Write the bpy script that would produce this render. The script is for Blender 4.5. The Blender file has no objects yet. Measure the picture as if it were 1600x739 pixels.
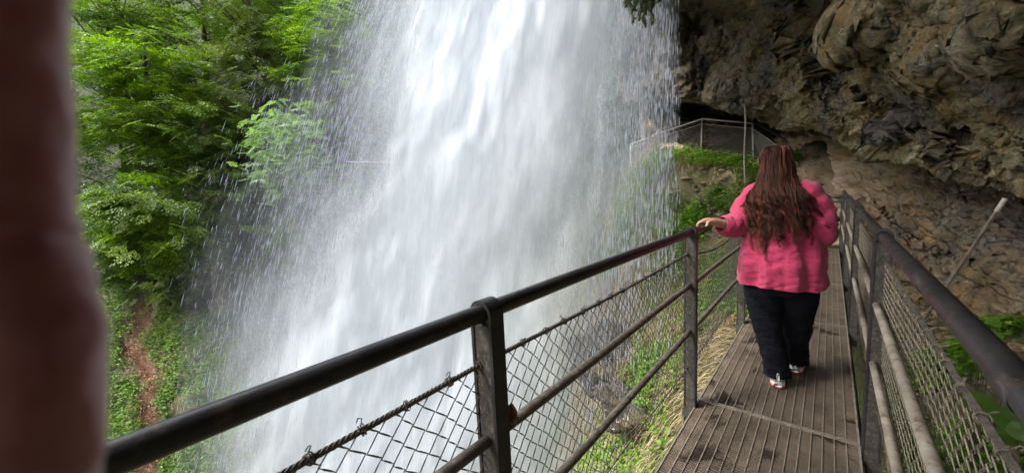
import bpy, math, random, time
import numpy as np
from mathutils import Matrix, Vector
T0 = time.time()
random.seed(7); RNG = np.random.default_rng(7)
sc = bpy.context.scene
COL = sc.collection

# ------------------------------------------------------------------ camera, world, sun, exposure
CAMR = np.array([[0.76634093, -0.0343639, 0.64151438],
                 [0.64046447, 0.11899972, -0.75871228],
                 [-0.05026772, 0.99229945, 0.11320321]])
CH = 1.43; F = 590.0; C0 = np.array([0, 0, CH])
cd = bpy.data.cameras.new('camera'); cam = bpy.data.objects.new('camera', cd); COL.objects.link(cam)
cd.sensor_width = 36; cd.lens = 36 * F / 1600; cd.clip_start = 0.005; cd.clip_end = 800
cd.dof.use_dof = True; cd.dof.focus_distance = 5.0; cd.dof.aperture_fstop = 7.0
cam.matrix_world = Matrix([list(CAMR[0]) + [0], list(CAMR[1]) + [0], list(CAMR[2]) + [CH], [0, 0, 0, 1]])
sc.camera = cam
SUN_EL, SUN_AZ = math.radians(50), math.radians(-142)     # azimuth measured from +Y towards +X
w = bpy.data.worlds.new('World'); sc.world = w; w.use_nodes = True
nt = w.node_tree; sky = nt.nodes.new('ShaderNodeTexSky'); sky.sky_type = 'NISHITA'; sky.sun_disc = False
sky.sun_elevation = SUN_EL; sky.sun_rotation = SUN_AZ; sky.air_density = 1.0; sky.dust_density = 4.0; sky.ozone_density = 1.0
bg = nt.nodes['Background']; bg.inputs[1].default_value = 0.15
hs = nt.nodes.new('ShaderNodeHueSaturation'); hs.inputs['Saturation'].default_value = 0.5   # thin overcast: paler sky
nt.links.new(sky.outputs[0], hs.inputs['Color']); nt.links.new(hs.outputs[0], bg.inputs[0])
sl = bpy.data.lights.new('sun', 'SUN'); sun = bpy.data.objects.new('sun', sl); COL.objects.link(sun)
sl.energy = 1.65; sl.angle = math.radians(14); sl.color = (1, 0.975, 0.94)
sd = Vector((math.sin(SUN_AZ) * math.cos(SUN_EL), math.cos(SUN_AZ) * math.cos(SUN_EL), math.sin(SUN_EL)))
sun.rotation_euler = sd.to_track_quat('Z', 'Y').to_euler()
sc.view_settings.view_transform = 'Standard'; sc.view_settings.look = 'None'
sc.view_settings.exposure = 1.72; sc.view_settings.gamma = 1.0
sc.cycles.transparent_max_bounces = 28; sc.cycles.max_bounces = 6; sc.cycles.diffuse_bounces = 4
sc.cycles.transmission_bounces = 4; sc.cycles.use_denoising = True

# ------------------------------------------------------------------ geometry helpers
def w3(*a): return np.array(a, float)
def P(px, py, d):
    return C0 + CAMR @ np.array([(px - 800) / F * d, -(py - 369.5) / F * d, -d])
def ONX(px, py, x):
    r = P(px, py, 1) - C0; return C0 + r * (x / r[0])
def ONY(px, py, y):
    r = P(px, py, 1) - C0; return C0 + r * (y / r[1])
def PROJ(a):
    c = (np.asarray(a) - C0) @ CAMR
    return 800 + F * c[..., 0] / -c[..., 2], 369.5 - F * c[..., 1] / -c[..., 2], -c[..., 2]

def mesh_np(name, V, faces, mat, parent=None, smooth=False, attrs=None, uv=None):
    """faces: (n,k) int array, or list of such arrays"""
    V = np.ascontiguousarray(V, dtype=np.float32)
    if not isinstance(faces, list): faces = [faces]
    faces = [np.asarray(f, dtype=np.int32) for f in faces if len(f)]
    me = bpy.data.meshes.new(name)
    me.vertices.add(len(V)); me.vertices.foreach_set('co', V.ravel())
    nl = sum(f.size for f in faces); nf = sum(len(f) for f in faces)
    me.loops.add(nl); me.polygons.add(nf)
    lv = np.concatenate([f.ravel() for f in faces]); me.loops.foreach_set('vertex_index', lv)
    tot = np.concatenate([np.full(len(f), f.shape[1], np.int32) for f in faces])
    st = np.concatenate([[0], np.cumsum(tot)[:-1]]).astype(np.int32)
    me.polygons.foreach_set('loop_start', st); me.polygons.foreach_set('loop_total', tot)
    me.polygons.foreach_set('use_smooth', np.full(nf, smooth))
    if attrs:
        for k, a in attrs.items():
            at = me.attributes.new(k, 'FLOAT', 'POINT'); at.data.foreach_set('value', np.ascontiguousarray(a, dtype=np.float32))
    if uv is not None:
        l = me.uv_layers.new(name='UVMap'); l.data.foreach_set('uv', np.ascontiguousarray(uv[lv], dtype=np.float32).ravel())
    me.update(calc_edges=True); me.validate()
    if mat: me.materials.append(mat)
    o = bpy.data.objects.new(name, me); COL.objects.link(o)
    if parent is not None: o.parent = parent
    return o

class MB:
    def __init__(s): s.V = []; s.Q = []; s.T = []; s.n = 0
    def add(s, V, Q=None, T=None):
        V = np.asarray(V, float).reshape(-1, 3)
        if Q is not None and len(Q): s.Q.append(np.asarray(Q) + s.n)
        if T is not None and len(T): s.T.append(np.asarray(T) + s.n)
        s.V.append(V); s.n += len(V)
    def box(s, c, h, R=None):
        c = np.asarray(c, float); h = np.asarray(h, float)
        v = np.array([[x, y, z] for z in (-1, 1) for y in (-1, 1) for x in (-1, 1)], float) * h
        if R is not None: v = v @ np.asarray(R).T
        s.add(v + c, [[0, 2, 3, 1], [4, 5, 7, 6], [0, 1, 5, 4], [2, 6, 7, 3], [0, 4, 6, 2], [1, 3, 7, 5]])
    def tube(s, pts, r, n=8, caps=True, squash=None):
        pts = np.asarray(pts, float); m = len(pts); r = np.broadcast_to(np.asarray(r, float), (m,))
        tg = np.gradient(pts, axis=0); tg /= np.linalg.norm(tg, axis=1)[:, None] + 1e-12
        up = np.array([0, 0, 1.0]) if abs(tg[:, 2]).mean() < .8 else np.array([0, 1.0, 0])
        a = np.cross(tg, up); a /= np.linalg.norm(a, axis=1)[:, None] + 1e-12; b = np.cross(a, tg)
        th = np.arange(n) / n * 2 * np.pi
        ra = r[:, None, None]
        V = pts[:, None] + ra * (np.cos(th)[None, :, None] * a[:, None] + np.sin(th)[None, :, None] * b[:, None] * (squash or 1))
        i = np.arange(m - 1)[:, None] * n; j = np.arange(n)[None]; k = (j + 1) % n
        Q = np.stack([i + j, i + k, i + n + k, i + n + j], -1).reshape(-1, 4)
        V = V.reshape(-1, 3); T = None
        if caps:
            V = np.vstack([V, pts[0], pts[-1]]); c0 = m * n; jj = np.arange(n); kk = (jj + 1) % n
            T = np.vstack([np.stack([kk, jj, np.full(n, c0)], 1), np.stack([(m - 1) * n + jj, (m - 1) * n + kk, np.full(n, c0 + 1)], 1)])
        s.add(V, Q, T)
    def build(s, name, mat, parent=None, smooth=False, **k):
        f = []
        if s.Q: f.append(np.vstack(s.Q))
        if s.T: f.append(np.vstack(s.T))
        return mesh_np(name, np.vstack(s.V), f, mat, parent, smooth, **k)

def tag(o, label=None, cat=None, group=None, kind=None):
    for k, v in (('label', label), ('category', cat), ('group', group), ('kind', kind)):
        if v: o[k] = v
    return o
def empty(name, loc=(0, 0, 0)):
    o = bpy.data.objects.new(name, None); COL.objects.link(o); o.location = loc; o.empty_display_size = .1; return o
def clone(o, parent=None, off=None):
    c = o.copy(); COL.objects.link(c)
    if parent is not None: c.parent = parent
    if off is not None: c.location = Vector(o.location) + Vector(off)
    return c
def reparent(o, parent):           # parent keeping world placement (parent only translated)
    o.parent = parent; o.location = Vector(o.location) - Vector(parent.location)

# ------------------------------------------------------------------ numpy noise
def _h(ix, iy, iz, s=0):
    n = (ix.astype(np.int64) * 374761393 + iy.astype(np.int64) * 668265263 + iz.astype(np.int64) * 1274126177 + s * 974711) & 0xffffffff
    n = ((n ^ (n >> 13)) * 1103515245) & 0xffffffff
    n = ((n ^ (n >> 16)) * 2246822519) & 0xffffffff
    return ((n ^ (n >> 15)) & 0xffffff) / float(0xffffff)
def vnoise(p, s=0):
    p = np.asarray(p, float); i = np.floor(p).astype(np.int64); f = p - i; f = f * f * f * (f * (f * 6 - 15) + 10)
    r = 0
    for dx in (0, 1):
        for dy in (0, 1):
            for dz in (0, 1):
                wgt = (f[..., 0] if dx else 1 - f[..., 0]) * (f[..., 1] if dy else 1 - f[..., 1]) * (f[..., 2] if dz else 1 - f[..., 2])
                r = r + wgt * _h(i[..., 0] + dx, i[..., 1] + dy, i[..., 2] + dz, s)
    return r * 2 - 1
def fbm(p, o=4, g=.5, s=0, ridge=False):
    r = 0; a = 1.; p = np.asarray(p, float)
    for k in range(o):
        n = vnoise(p * (2.03 ** k) + 17.3 * k, s + k)
        if ridge: n = 1 - 2 * np.abs(n)
        r = r + a * n; a *= g
    return r
def worley(p, s=0, jit=.9):
    p = np.asarray(p, float); i = np.floor(p).astype(np.int64)
    d1 = np.full(p.shape[:-1], 9.); d2 = d1.copy(); idv = d1 * 0
    for dx in (-1, 0, 1):
        for dy in (-1, 0, 1):
            for dz in (-1, 0, 1):
                c = i + np.array([dx, dy, dz])
                q = np.stack([c[..., k] + .5 + (_h(c[..., 0], c[..., 1], c[..., 2], s + k) - .5) * jit for k in range(3)], -1)
                d = np.linalg.norm(p - q, axis=-1); hid = _h(c[..., 0], c[..., 1], c[..., 2], s + 7)
                m = d < d1
                d2 = np.where(m, d1, np.minimum(d2, d)); idv = np.where(m, hid, idv); d1 = np.where(m, d, d1)
    return d1, d2, idv

# ------------------------------------------------------------------ materials
def new_mat(name):
    m = bpy.data.materials.new(name); m.use_nodes = True
    n = m.node_tree.nodes; b = n['Principled BSDF']; return m, m.node_tree, b
def N(nt, t, **k):
    n = nt.nodes.new(t)
    for a, v in k.items():
        if a.startswith('i_'):
            key = a[2:].replace('_', ' '); n.inputs[key].default_value = v
        else: setattr(n, a, v)
    return n
def ramp(nt, src, stops, interp='LINEAR'):
    r = nt.nodes.new('ShaderNodeValToRGB'); r.color_ramp.interpolation = interp
    e = r.color_ramp.elements
    while len(e) < len(stops): e.new(.5)
    for i, (p, c) in enumerate(stops):
        e[i].position = p; e[i].color = (c[0], c[1], c[2], 1) if not isinstance(c, (int, float)) else (c, c, c, 1)
    nt.links.new(src, r.inputs[0]); return r.outputs[0]
def noise(nt, scale, detail=4, rough=.55, coord='Object', dist=0., vec=None, lac=2.):
    n = nt.nodes.new('ShaderNodeTexNoise'); n.inputs['Scale'].default_value = scale; n.inputs['Detail'].default_value = detail
    n.inputs['Roughness'].default_value = rough; n.inputs['Distortion'].default_value = dist
    if vec is None:
        tc = nt.nodes.new('ShaderNodeTexCoord'); vec = tc.outputs[coord]
    nt.links.new(vec, n.inputs['Vector']); return n.outputs['Fac']
def mapping(nt, scale, coord='Object', rot=(0, 0, 0)):
    tc = nt.nodes.new('ShaderNodeTexCoord'); m = nt.nodes.new('ShaderNodeMapping'); m.inputs['Scale'].default_value = scale
    m.inputs['Rotation'].default_value = rot
    nt.links.new(tc.outputs[coord], m.inputs['Vector']); return m.outputs[0]
def mixc(nt, fac, a, b, mode='MIX'):
    m = nt.nodes.new('ShaderNodeMix'); m.data_type = 'RGBA'; m.blend_type = mode
    if isinstance(fac, (int, float)): m.inputs[0].default_value = fac
    else: nt.links.new(fac, m.inputs[0])
    for s, v in ((6, a), (7, b)):
        if isinstance(v, tuple): m.inputs[s].default_value = (*v, 1)
        else: nt.links.new(v, m.inputs[s])
    return m.outputs[2]
def math_(nt, op, a, b=None, clamp=False):
    m = nt.nodes.new('ShaderNodeMath'); m.operation = op; m.use_clamp = clamp
    for s, v in ((0, a), (1, b)):
        if v is None: continue
        if isinstance(v, (int, float)): m.inputs[s].default_value = v
        else: nt.links.new(v, m.inputs[s])
    return m.outputs[0]
def bump(nt, bsdf, h, strength=.5, dist=.02):
    b = nt.nodes.new('ShaderNodeBump'); b.inputs['Strength'].default_value = strength; b.inputs['Distance'].default_value = dist
    nt.links.new(h, b.inputs['Height']); nt.links.new(b.outputs[0], bsdf.inputs['Normal'])
def attr(nt, name):
    a = nt.nodes.new('ShaderNodeAttribute'); a.attribute_name = name; return a.outputs['Fac']

def mat_metal(name, base, dark, rough=.45, metal=.0, scale=14, spots=None, bumpd=.002, spec=.5):
    m, nt, b = new_mat(name)
    c = ramp(nt, noise(nt, scale, 6, .65), [(.3, dark), (.62, base)])
    if spots: c = mixc(nt, ramp(nt, noise(nt, scale * 2.6, 5, .7), [(.55, 0), (.66, 1)]), c, spots)
    nt.links.new(c, b.inputs['Base Color']); b.inputs['Metallic'].default_value = metal
    r = ramp(nt, noise(nt, scale * 1.7, 4), [(.3, rough * .8), (.7, min(1, rough * 1.35))]); nt.links.new(r, b.inputs['Roughness'])
    b.inputs['Specular IOR Level'].default_value = spec
    bump(nt, b, noise(nt, scale * 8, 4, .7), .6, bumpd); return m
M = {}
M['rail'] = mat_metal('handrail_painted_steel', (.035, .034, .036), (.015, .014, .015), .33, 0, 9, spots=(.07, .055, .045), bumpd=.0012)
M['post'] = mat_metal('post_weathered_steel', (.06, .053, .044), (.02, .017, .014), .6, 0, 30, spots=(.16, .13, .095), bumpd=.004)
M['strap'] = mat_metal('post_strap_dark_steel', (.03, .03, .032), (.014, .013, .013), .38, 0, 25, bumpd=.0015)
M['pipe'] = mat_metal('mid_pipe_weathered_steel', (.17, .145, .115), (.055, .045, .036), .5, 0, 16, spots=(.26, .22, .17), bumpd=.0015)
M['pipe_pale'] = mat_metal('right_pipe_pale_galvanised', (.4, .36, .29), (.2, .17, .125), .5, .2, 13, spots=(.13, .08, .05), bumpd=.0015)
M['rope'] = mat_metal('wire_rope_steel', (.13, .11, .09), (.045, .037, .03), .55, .2, 40)
M['wire'] = mat_metal('chain_link_wire', (.09, .078, .065), (.035, .03, .025), .5, .3, 30)
M['wire_pale'] = mat_metal('right_chain_link_wire', (.23, .195, .14), (.1, .082, .058), .5, .3, 30)
M['galv'] = mat_metal('galvanised_railing', (.78, .8, .84), (.58, .6, .63), .42, .4, 20)
M['galvwire'] = mat_metal('galvanised_mesh', (.5, .48, .46), (.35, .33, .31), .5, .3, 20)

def mat_grating():
    m, nt, b = new_mat('grating_rusty_steel')
    c = ramp(nt, noise(nt, 5, 7, .7), [(.3, (.072, .054, .038)), (.5, (.13, .1, .073)), (.7, (.2, .157, .118))])
    wet = ramp(nt, noise(nt, 3.1, 6, .62, dist=.5), [(.55, 0), (.6, .9)])
    c = mixc(nt, wet, c, (.03, .023, .018)); nt.links.new(c, b.inputs['Base Color'])
    nt.links.new(ramp(nt, wet, [(0, .62), (1, .28)]), b.inputs['Roughness'])
    bump(nt, b, noise(nt, 90, 3, .6), .4, .002); return m
M['grating'] = mat_grating(); M['bar'] = mat_metal('grating_worn_edges', (.3, .26, .21), (.14, .115, .09), .5, .1, 18)

def mat_rock(name, cols, moss=.3, scale=1., ochre=.35, bumpd=.09, wet=.5):
    m, nt, b = new_mat(name)
    big = noise(nt, .55 * scale, 6, .62, dist=.5); mid = noise(nt, 2.6 * scale, 9, .68, dist=.8); fine = noise(nt, 11 * scale, 8, .72)
    c = ramp(nt, mid, [(.28, cols[0]), (.43, cols[1]), (.56, cols[2]), (.72, cols[3])])
    c = mixc(nt, ramp(nt, noise(nt, 1.1 * scale, 7, .7, dist=1.2), [(.47, 0), (.6, ochre)]), c, (.36, .21, .06))
    c = mixc(nt, ramp(nt, big, [(.36, .85), (.5, 0)]), c, (.13, .125, .13))
    c = mixc(nt, ramp(nt, noise(nt, .9 * scale, 8, .75, dist=.3), [(.54, 0), (.63, moss)]), c, (.13, .135, .03))
    c = mixc(nt, ramp(nt, fine, [(.33, .75), (.5, 0)]), c, (.03, .026, .02))
    c = mixc(nt, ramp(nt, noise(nt, 4.7 * scale, 7, .75, dist=.6), [(.6, 0), (.68, .85)]), c, (.62, .58, .47))
    st = noise(nt, 1., 6, .6, vec=mapping(nt, (1.2, 1.2, 9)), dist=.6)
    c = mixc(nt, attr(nt, 'tan'), c, mixc(nt, ramp(nt, noise(nt, .9, 5, .6), [(.5, 0), (.64, .8)]), ramp(nt, st, [(.3, (.42, .3, .2)), (.55, (.66, .5, .35)), (.75, (.72, .6, .46))]), (.5, .27, .08)))  # tan sandstone slab, its colour lightened in place of stronger light
    c = mixc(nt, attr(nt, 'wet'), c, mixc(nt, 1., c, (.38, .36, .4), 'MULTIPLY'))  # spray-wet tint that also puts shade into the rock's colour
    nt.links.new(c, b.inputs['Base Color'])
    nt.links.new(ramp(nt, big, [(.35, .35 if wet else .8), (.6, .85)]), b.inputs['Roughness'])
    vo = nt.nodes.new('ShaderNodeTexVoronoi'); vo.inputs['Scale'].default_value = 5 * scale
    vo.feature = 'F1'; tc = nt.nodes.new('ShaderNodeTexCoord')
    nz = nt.nodes.new('ShaderNodeTexNoise'); nz.inputs['Scale'].default_value = 3 * scale; nz.inputs['Detail'].default_value = 5
    nt.links.new(tc.outputs['Object'], nz.inputs['Vector'])
    mx = mixc(nt, .25, tc.outputs['Object'], nz.outputs['Color'], 'ADD'); nt.links.new(mx, vo.inputs['Vector'])
    h = math_(nt, 'ADD', math_(nt, 'MULTIPLY', fine, .55), math_(nt, 'ADD', mid, math_(nt, 'MULTIPLY', vo.outputs['Distance'], -.35)))
    bump(nt, b, h, 1.0, bumpd); return m
M['rock'] = mat_rock('rock_overhang_tuff', [(.03, .025, .015), (.15, .122, .062), (.31, .262, .155), (.6, .54, .4)], .6, 1.7, ochre=.55, bumpd=.12)
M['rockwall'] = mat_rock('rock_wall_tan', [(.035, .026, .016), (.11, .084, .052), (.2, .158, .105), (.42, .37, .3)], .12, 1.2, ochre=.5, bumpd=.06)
M['soilrock'] = mat_rock('ground_soil_rock', [(.03, .026, .015), (.075, .06, .03), (.12, .105, .05), (.2, .165, .1)], .8, .8, ochre=.15, bumpd=.06)

def mat_leaf(name, dark, mid, light, trans=.4, rough=.45):
    m, nt, b = new_mat(name)
    c = ramp(nt, attr(nt, 'rnd'), [(0, dark), (.5, mid), (1, light)])
    nt.links.new(c, b.inputs['Base Color']); b.inputs['Roughness'].default_value = rough; b.inputs['Specular IOR Level'].default_value = .35
    t = nt.nodes.new('ShaderNodeBsdfTranslucent'); nt.links.new(mixc(nt, 1.0, c, (1.25, 1.5, .45), 'MULTIPLY'), t.inputs[0])
    mx = nt.nodes.new('ShaderNodeMixShader'); mx.inputs[0].default_value = trans
    nt.links.new(b.outputs[0], mx.inputs[1]); nt.links.new(t.outputs[0], mx.inputs[2])
    nt.links.new(mx.outputs[0], nt.nodes['Material Output'].inputs[0]); return m
M['beech'] = mat_leaf('beech_leaves', (.035, .075, .008), (.11, .185, .016), (.27, .37, .04), .45)
M['olive'] = mat_leaf('mossy_conifer_needles', (.035, .06, .012), (.075, .11, .02), (.14, .18, .035))
M['bush'] = mat_leaf('pale_bush_leaves', (.1, .17, .08), (.19, .29, .14), (.32, .43, .24))
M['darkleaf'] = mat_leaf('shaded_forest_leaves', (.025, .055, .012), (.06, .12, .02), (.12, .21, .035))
M['herb'] = mat_leaf('ground_herbs', (.05, .11, .012), (.11, .22, .022), (.22, .37, .04))
M['drygrass'] = mat_leaf('dry_hanging_grass', (.2, .14, .08), (.33, .25, .15), (.48, .39, .25), .2)
M['redleaf'] = mat_leaf('dead_leaves', (.12, .05, .025), (.2, .085, .04), (.3, .14, .07), .15)
def mat_bark():
    m, nt, b = new_mat('bark_mossy'); c = ramp(nt, noise(nt, 3, 6, .7), [(.35, (.035, .026, .016)), (.55, (.085, .065, .04)), (.68, (.1, .115, .035))])
    nt.links.new(c, b.inputs['Base Color']); b.inputs['Roughness'].default_value = .9; bump(nt, b, noise(nt, 22, 5, .7), .9, .03); return m
M['bark'] = mat_bark()

def mat_water(name, alpha_sheet=True):
    m, nt, b = new_mat(name)
    out = nt.nodes['Material Output']
    wc = (.9, .945, 1.0, 1) if alpha_sheet else (.62, .65, .72, 1); b.inputs['Base Color'].default_value = wc; b.inputs['Roughness'].default_value = .6
    b.inputs['Specular IOR Level'].default_value = .2
    t = nt.nodes.new('ShaderNodeBsdfTranslucent'); t.inputs[0].default_value = wc
    mx = nt.nodes.new('ShaderNodeMixShader'); mx.inputs[0].default_value = .5
    nt.links.new(b.outputs[0], mx.inputs[1]); nt.links.new(t.outputs[0], mx.inputs[2])
    tr = nt.nodes.new('ShaderNodeBsdfTransparent'); m2 = nt.nodes.new('ShaderNodeMixShader')
    nt.links.new(tr.outputs[0], m2.inputs[1]); nt.links.new(mx.outputs[0], m2.inputs[2]); nt.links.new(m2.outputs[0], out.inputs[0])
    if alpha_sheet:
        oi = nt.nodes.new('ShaderNodeObjectInfo')
        def uvn(sx, sy, detail, rough, dist=0., off=0.):
            tc = nt.nodes.new('ShaderNodeTexCoord'); mp = nt.nodes.new('ShaderNodeMapping'); mp.inputs['Scale'].default_value = (sx, sy, 1)
            cb = nt.nodes.new('ShaderNodeCombineXYZ'); nt.links.new(math_(nt, 'MULTIPLY', oi.outputs['Random'], 53. + off), cb.inputs[2])
            ad = nt.nodes.new('ShaderNodeVectorMath'); ad.operation = 'ADD'
            nt.links.new(tc.outputs['UV'], mp.inputs[0]); nt.links.new(mp.outputs[0], ad.inputs[0]); nt.links.new(cb.outputs[0], ad.inputs[1])
            return noise(nt, 1., detail, rough, vec=ad.outputs[0], dist=dist)
        streak = uvn(44, 9., 5, .7, .3)           # long strands
        fine = uvn(150, 26, 2, .7, 0., 11.)          # thin threads
        bil = uvn(5, 5., 5, .62, .8, 23.)            # billows
        s = math_(nt, 'ADD', math_(nt, 'MULTIPLY', math_(nt, 'SUBTRACT', streak, .5), 1.35), math_(nt, 'MULTIPLY', math_(nt, 'SUBTRACT', fine, .5), 1.5))
        s = math_(nt, 'ADD', s, math_(nt, 'MULTIPLY', math_(nt, 'SUBTRACT', bil, .5), 2.3))
        dens = attr(nt, 'dens')
        a = math_(nt, 'MULTIPLY', dens, math_(nt, 'ADD', 1., math_(nt, 'MULTIPLY', s, attr(nt, 'soft'))), clamp=True)
        nt.links.new(a, m2.inputs[0])
    else: nt.links.new(mx.outputs[0], out.inputs[0])
    return m
M['water'] = mat_water('falling_water_sheet'); M['drops'] = mat_water('falling_water_drops', False)

# ------------------------------------------------------------------ the ground: one sheet
cols = {
 -900: [(-500, 60), (0, 40), (300, 30), (480, 24), (650, 19), (800, 16), (950, 13), (1200, 10)],
 -400: [(-300, 46), (50, 31), (300, 24), (470, 20), (560, 17.5), (680, 15), (800, 12.5), (1000, 10)],
 100: [(-60, 34), (100, 26), (300, 20.5), (440, 18.6), (540, 17), (640, 15.5), (740, 14), (1000, 11)],
 230: [(-40, 34), (100, 25), (300, 20), (440, 18.3), (540, 16.8), (640, 15.2), (740, 13.8), (1000, 11)],
 370: [(-90, 34), (100, 24.5), (300, 19.5), (440, 18), (540, 16.8), (640, 15.2), (760, 14), (1000, 11.5)],
 600: [(-160, 38), (60, 27), (250, 21.5), (430, 19), (600, 17), (700, 15.5), (800, 14.5), (1000, 13)],
 800: [(-200, 40), (60, 28), (250, 22.5), (430, 18.5), (600, 16), (700, 14.3), (800, 13), (1000, 11.5)],
 920: [(-160, 38), (90, 27), (290, 19), (440, 13.5), (560, 11.3), (660, 10), (800, 9), (1000, 8.6)],
 1020: [(-100, 34), (160, 22), (240, 14.2), (330, 11.9), (440, 9.9), (550, 8.4), (680, 7.2), (1000, 6.3)],
 1090: [(120, 25), (180, 19), (236, 13.6), (330, 11), (430, 9), (530, 7.4), (650, 6.3), (1000, 5)],
 1150: [(120, 25), (185, 18), (240, 13), (320, 10.4), (420, 8.4), (520, 6.8), (640, 5.5), (1000, 4.2)],
}
ctrl = [P(x, y, d) for x, L in cols.items() for y, d in L]
ctrl += [np.array(q, float) for q in [
    (-.9, 10, -.15), (.2, 10.2, -.12), (.8, 9.6, -.9), (1.3, 11.2, -.9), (-1, 8.6, -.9), (0, 8.3, -1.1), (1.11, 8, -.78), (1.48, 7.4, -.7), (1.83, 7.2, -.6), (2.5, 7.6, -.9), (0, 6.5, -2.0), (.83, 5.4, -.9), (1.35, 5, -.7), (0, 4.5, -2.9), (.62, 4, -1.15), (1.1, 4, -.85),
    (0, 2.5, -3.3), (1.0, 2.5, -1.5), (0, 0, -3.4), (1.1, .5, -1.4), (1.9, 3, -.6), (2.0, 1.2, -.5), (2.2, 5, -.4), (3, 2.4, .1), (3.4, 4.8, .1), (3.2, .5, .3), (3.5, -2, .5), (5, 3, .6), (1, -3, -1.4), (0, -4, -3.2),
    (.1, 11.2, .35), (-.3, 12.2, .85), (-.9, 13.3, 1.5), (1.1, 12, -.2), (1.8, 10, -1), (-2, 14.3, 2.15), (-2, 16, 2.3), (-4, 16, 2.6), (0, 15, 2.2), (1.7, 14, .2), (3, 10, -1), (5, 8, -.5), (8, 3, 1), (8, 12, 3),
    (6, 20, 6), (0, 22, 6), (15, 10, 6), (15, -10, 4), (-1.2, 1, -5), (-2.5, -1, -6.5), (-2, -4, -6), (-5, -5, -7.5), (-9, -10, -6), (30, 30, 14), (40, -30, 10), (-20, -30, 4), (0, -30, 6), (-60, 0, 14), (-60, 40, 22), (-30, 80, 30), (30, 80, 30)]]
ctrl = np.array(ctrl)
def _k(a, b):
    r2 = ((a[:, None, :2] - b[None, :, :2]) ** 2).sum(-1); return np.sqrt(r2 + .25)
_A = _k(ctrl, ctrl); _n = len(ctrl)
_S = np.block([[_A + 0 * np.eye(_n), np.ones((_n, 1))], [np.ones((1, _n)), np.zeros((1, 1))]])
_W = np.linalg.lstsq(_S, np.append(ctrl[:, 2], 0), rcond=1e-9)[0]
def ground_base(xy):
    xy = np.asarray(xy, float).reshape(-1, 2); out = np.empty(len(xy))
    for i in range(0, len(xy), 20000):
        q = xy[i:i + 20000]; out[i:i + 20000] = _k(q, ctrl) @ _W[:-1] + _W[-1]
    return out
def ground_h(xy, fine=True):
    xy = np.asarray(xy, float).reshape(-1, 2); z = ground_base(xy)
    p3 = np.column_stack([xy, z])
    far = np.clip((np.hypot(xy[:, 0], xy[:, 1]) - 3.5) / 9, 0, 1)
    pathm = np.exp(-((xy[:, 0] + .4) ** 2 / 3 + (xy[:, 1] - 11.8) ** 2 / 5))
    return z + (.12 + .45 * far) * (1 - .8 * pathm) * (fbm(p3 * .55, 4, .5, 3) * .6 + .35 * fbm(p3 * 2.1, 3, .5, 9, ridge=True) * .4)
def stretch(n, c, near, far):
    u = np.linspace(-1, 1, n); k = 3.1; return c + near * u + (far - near) * np.sign(u) * np.abs(u) ** 7
gx = stretch(360, -6, 21, 170); gy = stretch(330, 12, 20, 170)
GX, GY = np.meshgrid(gx, gy); gz = ground_h(np.column_stack([GX.ravel(), GY.ravel()]))
nx_, ny_ = len(gx), len(gy)
I = (np.arange(ny_ - 1)[:, None] * nx_ + np.arange(nx_ - 1)[None]).ravel()
gfaces = np.stack([I, I + 1, I + nx_ + 1, I + nx_], 1)
def mat_ground():
    m, nt, b = new_mat('gorge_ground_soil')
    c = ramp(nt, noise(nt, 1.3, 9, .7, dist=.6), [(.3, (.035, .028, .016)), (.45, (.09, .065, .038)), (.58, (.12, .1, .05)), (.72, (.2, .16, .1))])
    g = ramp(nt, noise(nt, 1.9, 9, .75, dist=.4), [(.44, 0), (.6, .7)])
    c = mixc(nt, g, c, (.06, .095, .02))
    c = mixc(nt, attr(nt, 'path'), c, mixc(nt, noise(nt, 7, 6, .7), (.1, .045, .026), (.27, .14, .085)))
    c = mixc(nt, attr(nt, 'tan'), c, ramp(nt, noise(nt, 2.5, 7, .7), [(.3, (.32, .22, .14)), (.55, (.52, .39, .27)), (.75, (.64, .51, .38))]))
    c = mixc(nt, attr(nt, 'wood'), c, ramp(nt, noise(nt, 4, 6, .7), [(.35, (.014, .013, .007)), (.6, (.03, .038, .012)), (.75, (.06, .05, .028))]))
    nt.links.new(c, b.inputs['Base Color']); b.inputs['Roughness'].default_value = .9
    bump(nt, b, noise(nt, 9, 8, .75), 1., .08); return m
gV = np.column_stack([GX.ravel(), GY.ravel(), gz])
# dirt track running down the far slope, red with dead leaves
track_px = [(250, 460), (215, 492), (232, 515), (203, 540), (214, 566), (243, 592), (228, 628), (240, 668), (222, 705), (230, 760)]
def hit_ground(px, py, d0=3, d1=45):
    ds = np.linspace(d0, d1, 500); q = np.array([P(px, py, d) for d in ds]); z = ground_h(q[:, :2])
    k = np.argmax(q[:, 2] < z); return np.array([q[k, 0], q[k, 1], z[k]])
trk = np.array([hit_ground(a, b) for a, b in track_px])
def polyd(q, L):
    best = np.full(len(q), 99.)
    for a, b in zip(L[:-1], L[1:]):
        ab = b[:2] - a[:2]; t = np.clip(((q - a[:2]) @ ab) / (ab @ ab + 1e-9), 0, 1)
        best = np.minimum(best, np.linalg.norm(q - (a[:2] + t[:, None] * ab), axis=1))
    return best
dt = polyd(gV[:, :2], trk) + .25 * fbm(gV * 1.2, 3)
A_path = np.clip(1.25 - dt / .26, 0, 1)
upath = np.array([(.0, 9.6), (.1, 11), (-.3, 12.2), (-.9, 13.3), (-2.2, 14.6), (-4, 15.2), (-6, 16.5)])
upath = np.column_stack([upath, upath[:, 0] * 0])
A_tan = np.clip(2.3 - polyd(gV[:, :2], upath) / .7 + .4 * fbm(gV * 2, 3), 0, 1)
A_tan = np.maximum(A_tan, np.clip((gV[:, 0] - .3) / .6, 0, 1) * np.clip((gV[:, 1] - 8.5) / 1.5, 0, 1))
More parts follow.
